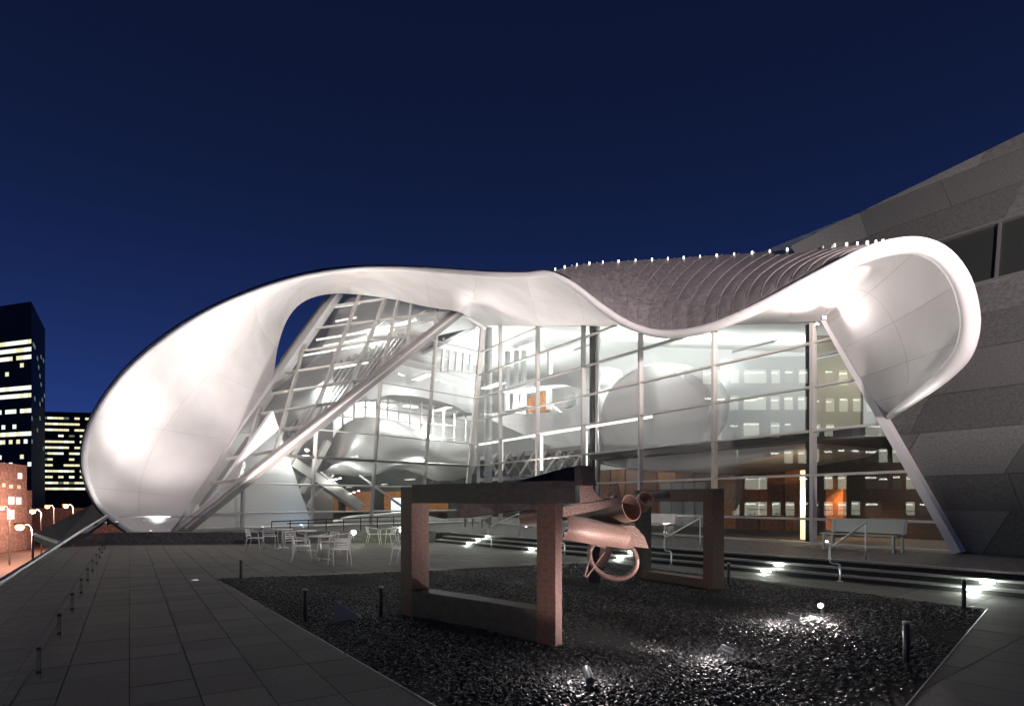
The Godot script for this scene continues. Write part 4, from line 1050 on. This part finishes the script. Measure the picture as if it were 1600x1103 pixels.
# ---------------------------------------------------------------- rails, lamps, bollards
func terrace_details() -> void:
	var st: SurfaceTool
	# glass balustrade along the terrace edge
	var g0 := gnd(38, 1103); var bal := thing("glass_balustrade", "frameless glass balustrade with metal top rail along the terrace edge", "balustrade", g0)
	var phase := (gnd(58.6, 1061) - g0).dot(pu)
	for k in range(-4, 11):
		var a := g0 + pu * (phase + 2.1 * k); var b := a + pu * 2.1
		if k == 10: b = g0 + pu * 22.4
		if (b - a).dot(pu) < 0.2: continue
		st = mb(); var a2 := a + pu * 0.008; var b2 := b - pu * 0.008; quad(st, a2 + UP * 0.06, b2 + UP * 0.06, b2 + UP * 1.17, a2 + UP * 1.17); part(bal, "pane", st, M.rail_glass)
		for h in [0.07, 0.3]:
			st = mb(); bar(st, a - pv * 0.018 + UP * h, a + pv * 0.022 + UP * h, 0.035, 0.03, UP); part(bal, "clamp", st, M.bollard)
		st = mb(); bar(st, a + pv * 0.012 + UP * 0.0, a + pv * 0.012 + UP * 0.33, 0.006, 0.012, pu); part(bal, "clamp_post", st, M.bollard)
	st = mb(true); tube(st, [g0 + pu * (phase - 8.4) + UP * 1.19, g0 + pu * 22.4 + UP * 1.19], 0.024, 10); part(bal, "top_rail", st, M.steel)
	# return of the balustrade on the parapet
	var k0 := g0 + pu * 22.4; var rb := thing("parapet_glass", "short glass guard standing on the concrete parapet below the white ribbon", "balustrade", k0 + UP * 0.48)
	for k in 3:
		var a := Vector3(lerpf(k0.x, at(322, 800, 25.2).x, k / 3.0), 0.48, -25.15); var b := Vector3(lerpf(k0.x, at(322, 800, 25.2).x, (k + 1) / 3.0) - 0.01, 0.48, -25.15)
		st = mb(); quad(st, a, b, b + UP * 0.63, a + UP * 0.63); part(rb, "pane", st, M.rail_glass)
	st = mb(); bar(st, Vector3(k0.x, 1.12, -25.15), Vector3(at(322, 800, 25.2).x, 1.12, -25.15), 0.03, 0.03, UP); part(rb, "top_rail", st, M.railing)
	# handrails on the steps
	var base := Vector3(4.3, 0, -16.7)
	var along := (S0 - base).dot(su)
	var foot0 := S0 - su * along
	var hl := ["bent steel handrail on the steps behind the sculpture's far frame", "bent steel handrail on the steps before the steel bench", "bent steel handrail on the steps farthest away, seen through the near frame", "bent steel handrail on the steps behind the sculpture's post and ring"]
	var hx := [1051.0, 1315.0, 770.0, 885.0]
	for i in 4:
		var o: Vector3 = S0
		for s in 600:      # where the steps' foot line passes that bearing
			o = S0 + su * s * 0.05
			if 800 + F * o.x / -o.z > hx[i]: break
		o -= sn * 0.1
		var h := thing("handrail", hl[i], "handrail", o, "bent pipe handrails on the steps")
		var q := sn; var y := UP
		st = mb(true); tube(st, spline([o, o + y * 0.36, o - su * 0.2 + y * 0.4, o - su * 0.2 + y * 0.76, o - su * 0.12 + q * 0.08 + y * 0.8, o + q * 1.15 + y * 1.2, o + q * 1.3 + y * 1.24, o + q * 1.36 + y * 1.2, o + q * 1.36 + y * DECK], 3), 0.021, 8); part(h, "pipe", st, M.steel)
		st = mb(); cbox(st, o + y * 0.006, Vector3(0.1, 0.012, 0.1)); part(h, "base_plate", st, M.steel)
		st = mb(); cbox(st, o + q * 1.36 + y * (DECK + 0.006), Vector3(0.1, 0.012, 0.1)); part(h, "base_plate", st, M.steel)
	# ramp railing along the side glass
	var rr := thing("ramp_railing", "dark two-tier ramp railing along the side glass behind the cafe tables", "railing", gnd(425, 826, DECK))
	var ra := at(424, 815, 26.6); var rb2 := at(640, 806, 29.0)
	for k in 9:
		var p := ra.lerp(rb2, k / 8.0); st = mb(true); tube(st, [Vector3(p.x, DECK, p.z), p], 0.022, 7); part(rr, "post", st, M.bollard)
	st = mb(true); tube(st, [ra, rb2], 0.024, 7); part(rr, "top_rail", st, M.bollard)
	st = mb(true); tube(st, [at(448, 818, 26.4), at(640, 813, 28.8)], 0.022, 7); part(rr, "lower_rail", st, M.bollard)
	# lamps set in the risers
	var sl := [[732, "triple step lamps seen through the near frame"], [830, "pair of step lamps just left of the near frame's lit post"], [968, "pair of step lamps shining behind the ring"], [1197, "pair of step lamps between the far frame and the bench"], [1519, "brightest pair of step lamps beside the far bollard"]]
	for q in sl:
		var o: Vector3 = S0
		for s in 600:
			o = S0 + su * s * 0.05
			if 800 + F * o.x / -o.z > q[0]: break
		for k in (3 if q[0] == 732 else 2):
			var p := o + sn * 0.38 * k + su * (0.12 * k) + UP * (0.13 * k + 0.075) - sn * 0.012
			var l := thing("step_lamp", ("lowest" if k == 0 else "middle" if k == 1 and q[0] == 732 else "upper") + " of the " + q[1], "lamp", p, "lamps recessed in the step risers")
			st = mb(); box(st, p - su * 0.12 - UP * 0.025, su * 0.24, UP * 0.05, sn * 0.02); part(l, "lamp_lens", st, M.lamp_step)
			st = mb(); box(st, p - su * 0.14 + UP * 0.026, su * 0.28, UP * 0.012, -sn * 0.03 + sn * 0.03 + sn * 0.02); part(l, "hood", st, M.fitting)
			omni(l, p - sn * 0.09, 0.4 if q[0] != 1519 else 0.7, Color(0.95, 1, 0.95), 0.04)
	# wall lamps on the parapet
	for q in [[552, "round lit lamp on the parapet behind the cafe tables"], [625, "round lit lamp on the parapet next to the near frame"]]:
		var p := at(q[0], 832 if q[0] < 600 else 827, 25.3)
		var l := thing("wall_lamp", q[1], "lamp", p, "lit lamps on the parapet")
		st = mb(true); lathe(st, p, [Vector2(0.01, -0.1), Vector2(0.09, -0.07), Vector2(0.12, 0.0), Vector2(0.09, 0.07), Vector2(0.01, 0.1)], 12); part(l, "lamp_globe", st, M.lamp_step)
		st = mb(true); tube(st, [p - UP * 0.35, p - UP * 0.1], 0.025, 8); part(l, "stem", st, M.fitting)
		omni(l, p, 0.9, Color(0.97, 1, 0.86), 0.08)
	# bollards
	var bo := [[376, 905, "slim dark bollard at the far corner of the gravel nearest the cafe"], [476, 967, "slim dark bollard beside the grey triangular plate, nearer the path"], [595, 962, "slim dark bollard beside the sculpture's near frame"], [1139, 912, "slim dark bollard beside the far frame's post"], [1417, 1035, "slim bollard with one lit edge in the gravel nearest the viewer"], [1507, 947, "slim dark bollard in front of the brightest step lamps"]]
	for b in bo:
		var p := gnd(b[0], b[1]); var t := thing("bollard", b[2], "bollard", p, "slim bollards around the gravel bed")
		st = mb(true); tube(st, [p - UP * 0.1, p + UP * 0.42], 0.032, 12); part(t, "post", st, M.bollard)
		st = mb(true); tube(st, [p + UP * 0.42, p + UP * 0.445], 0.037, 12); part(t, "cap", st, M.fitting)
	# spotlights in the gravel
	var aim := Vector3(0.7, 1.3, -9.4)
	var gs := [[919, 1072, Vector3(0.35, 1.2, -8.0), 1.3, 26.0, "gravel spotlight nearest the viewer, below the near frame's lit post"], [1138, 1032, Vector3(-0.4, 1.0, -9.6), 3.4, 32.0, "gravel spotlight in the middle, tilted toward the pipes"], [1240, 976, Vector3(1.35, 1.05, -10.3), 8.0, 24.0, "small gravel spotlight next to the glaring one"], [1284, 957, Vector3(1.6, 0.95, -10.2), 7.0, 30.0, "glaring gravel spotlight facing the viewer beside the far path"]]
	for q in gs:
		var p := gnd(q[0], q[1]); var t := thing("ground_spotlight", q[5], "spotlight", p, "spotlights standing in the gravel")
		var target: Vector3 = q[2]; if q[0] == 1284: target = Vector3(1.2, 0.9, -7.5)
		var c := p + UP * 0.11; var d := (target - c).normalized()
		if q[0] == 1284: d = Vector3(-0.55, 0.12, 0.75).normalized()
		st = mb(true); tube(st, [p - UP * 0.08, c], 0.014, 8); part(t, "stake", st, M.fitting)
		pipe(t, "barrel", c - d * 0.08, c + d * 0.08, 0.042, 0.006, M.fitting)
		st = mb(true); tube(st, [c - d * 0.085, c - d * 0.075], 0.042, 16); part(t, "back_cap", st, M.fitting)
		st = mb(true); tube(st, [c + d * 0.045, c + d * 0.05], 0.035, 16); part(t, "lamp_lens", st, M.spot_face)
		spot(t, c + d * 0.1, c + d * 5.0, q[3] * 2.5, q[4], Color(1, 0.95, 0.95), 0.03, 0.6)
		omni(t, c + d * 0.2 + UP * 0.06, 0.5 if q[0] < 1284 else 0.2, Color(1, 0.96, 0.96), 0.03)
	# unseen floodlight mast added beside the terrace to light roof, stone and parapet
	var mp := Vector3(10.5, 0, -1.0); var ms := thing("added_flood_mast", "added unseen floodlight mast beside the terrace facing the glass front", "mast", mp)
	st = mb(true); tube(st, [mp, mp + UP * 6.2], [0.09, 0.06], 10); part(ms, "pole", st, M.railing)
	for q in [[Vector3(5.0, 10.6, -23.0), 1700.0, 17.0], [Vector3(13.0, 8.2, -14.5), 620.0, 28.0], [Vector3(-10.0, 0.2, -25.0), 220.0, 11.0]]:
		var p := mp + UP * 6.0 + Vector3(-0.25, 0, -0.2) * (1.0 if q[2] < 30 else -1.0); var tg: Vector3 = q[0]; var dd := (tg - p).normalized()
		st = mb(); bar(st, p - dd * 0.2, p, 0.4, 0.3, UP); part(ms, "lamp_head", st, M.fitting)
		st = mb(); bar(st, p, p + dd * 0.02, 0.34, 0.24, UP); part(ms, "lamp_face", st, M.lamp_white)
		spot(ms, p + dd * 0.05, tg, q[1], q[2], Color(1, 0.93, 0.92), 0.15, 1.0)
	# plate in the gravel, recessed deck lamp
	var tp := thing("ground_plate", "grey triangular metal plate lying tilted in the gravel", "plate", gnd(523, 972))
	st = mb(); prism3(st, [gnd(521, 972) , gnd(565, 965), gnd(521, 972) + Vector3(-0.02, 0.3, -0.12)], Vector3(0.0, 0.0, -0.02)); part(tp, "metal_sheet", st, M.plate)
	var dp := gnd(304, 907); var dl := thing("deck_lamp", "small lit disc set flush in the paving beside the gravel corner", "lamp", dp)
	st = mb(true); disc(st, dp + UP * 0.004, 0.085, 0.006, 18); part(dl, "rim", st, M.steel)
	st = mb(true); disc(st, dp + UP * 0.011, 0.065, 0.004, 18); part(dl, "lamp_lens", st, M.lamp_soft)
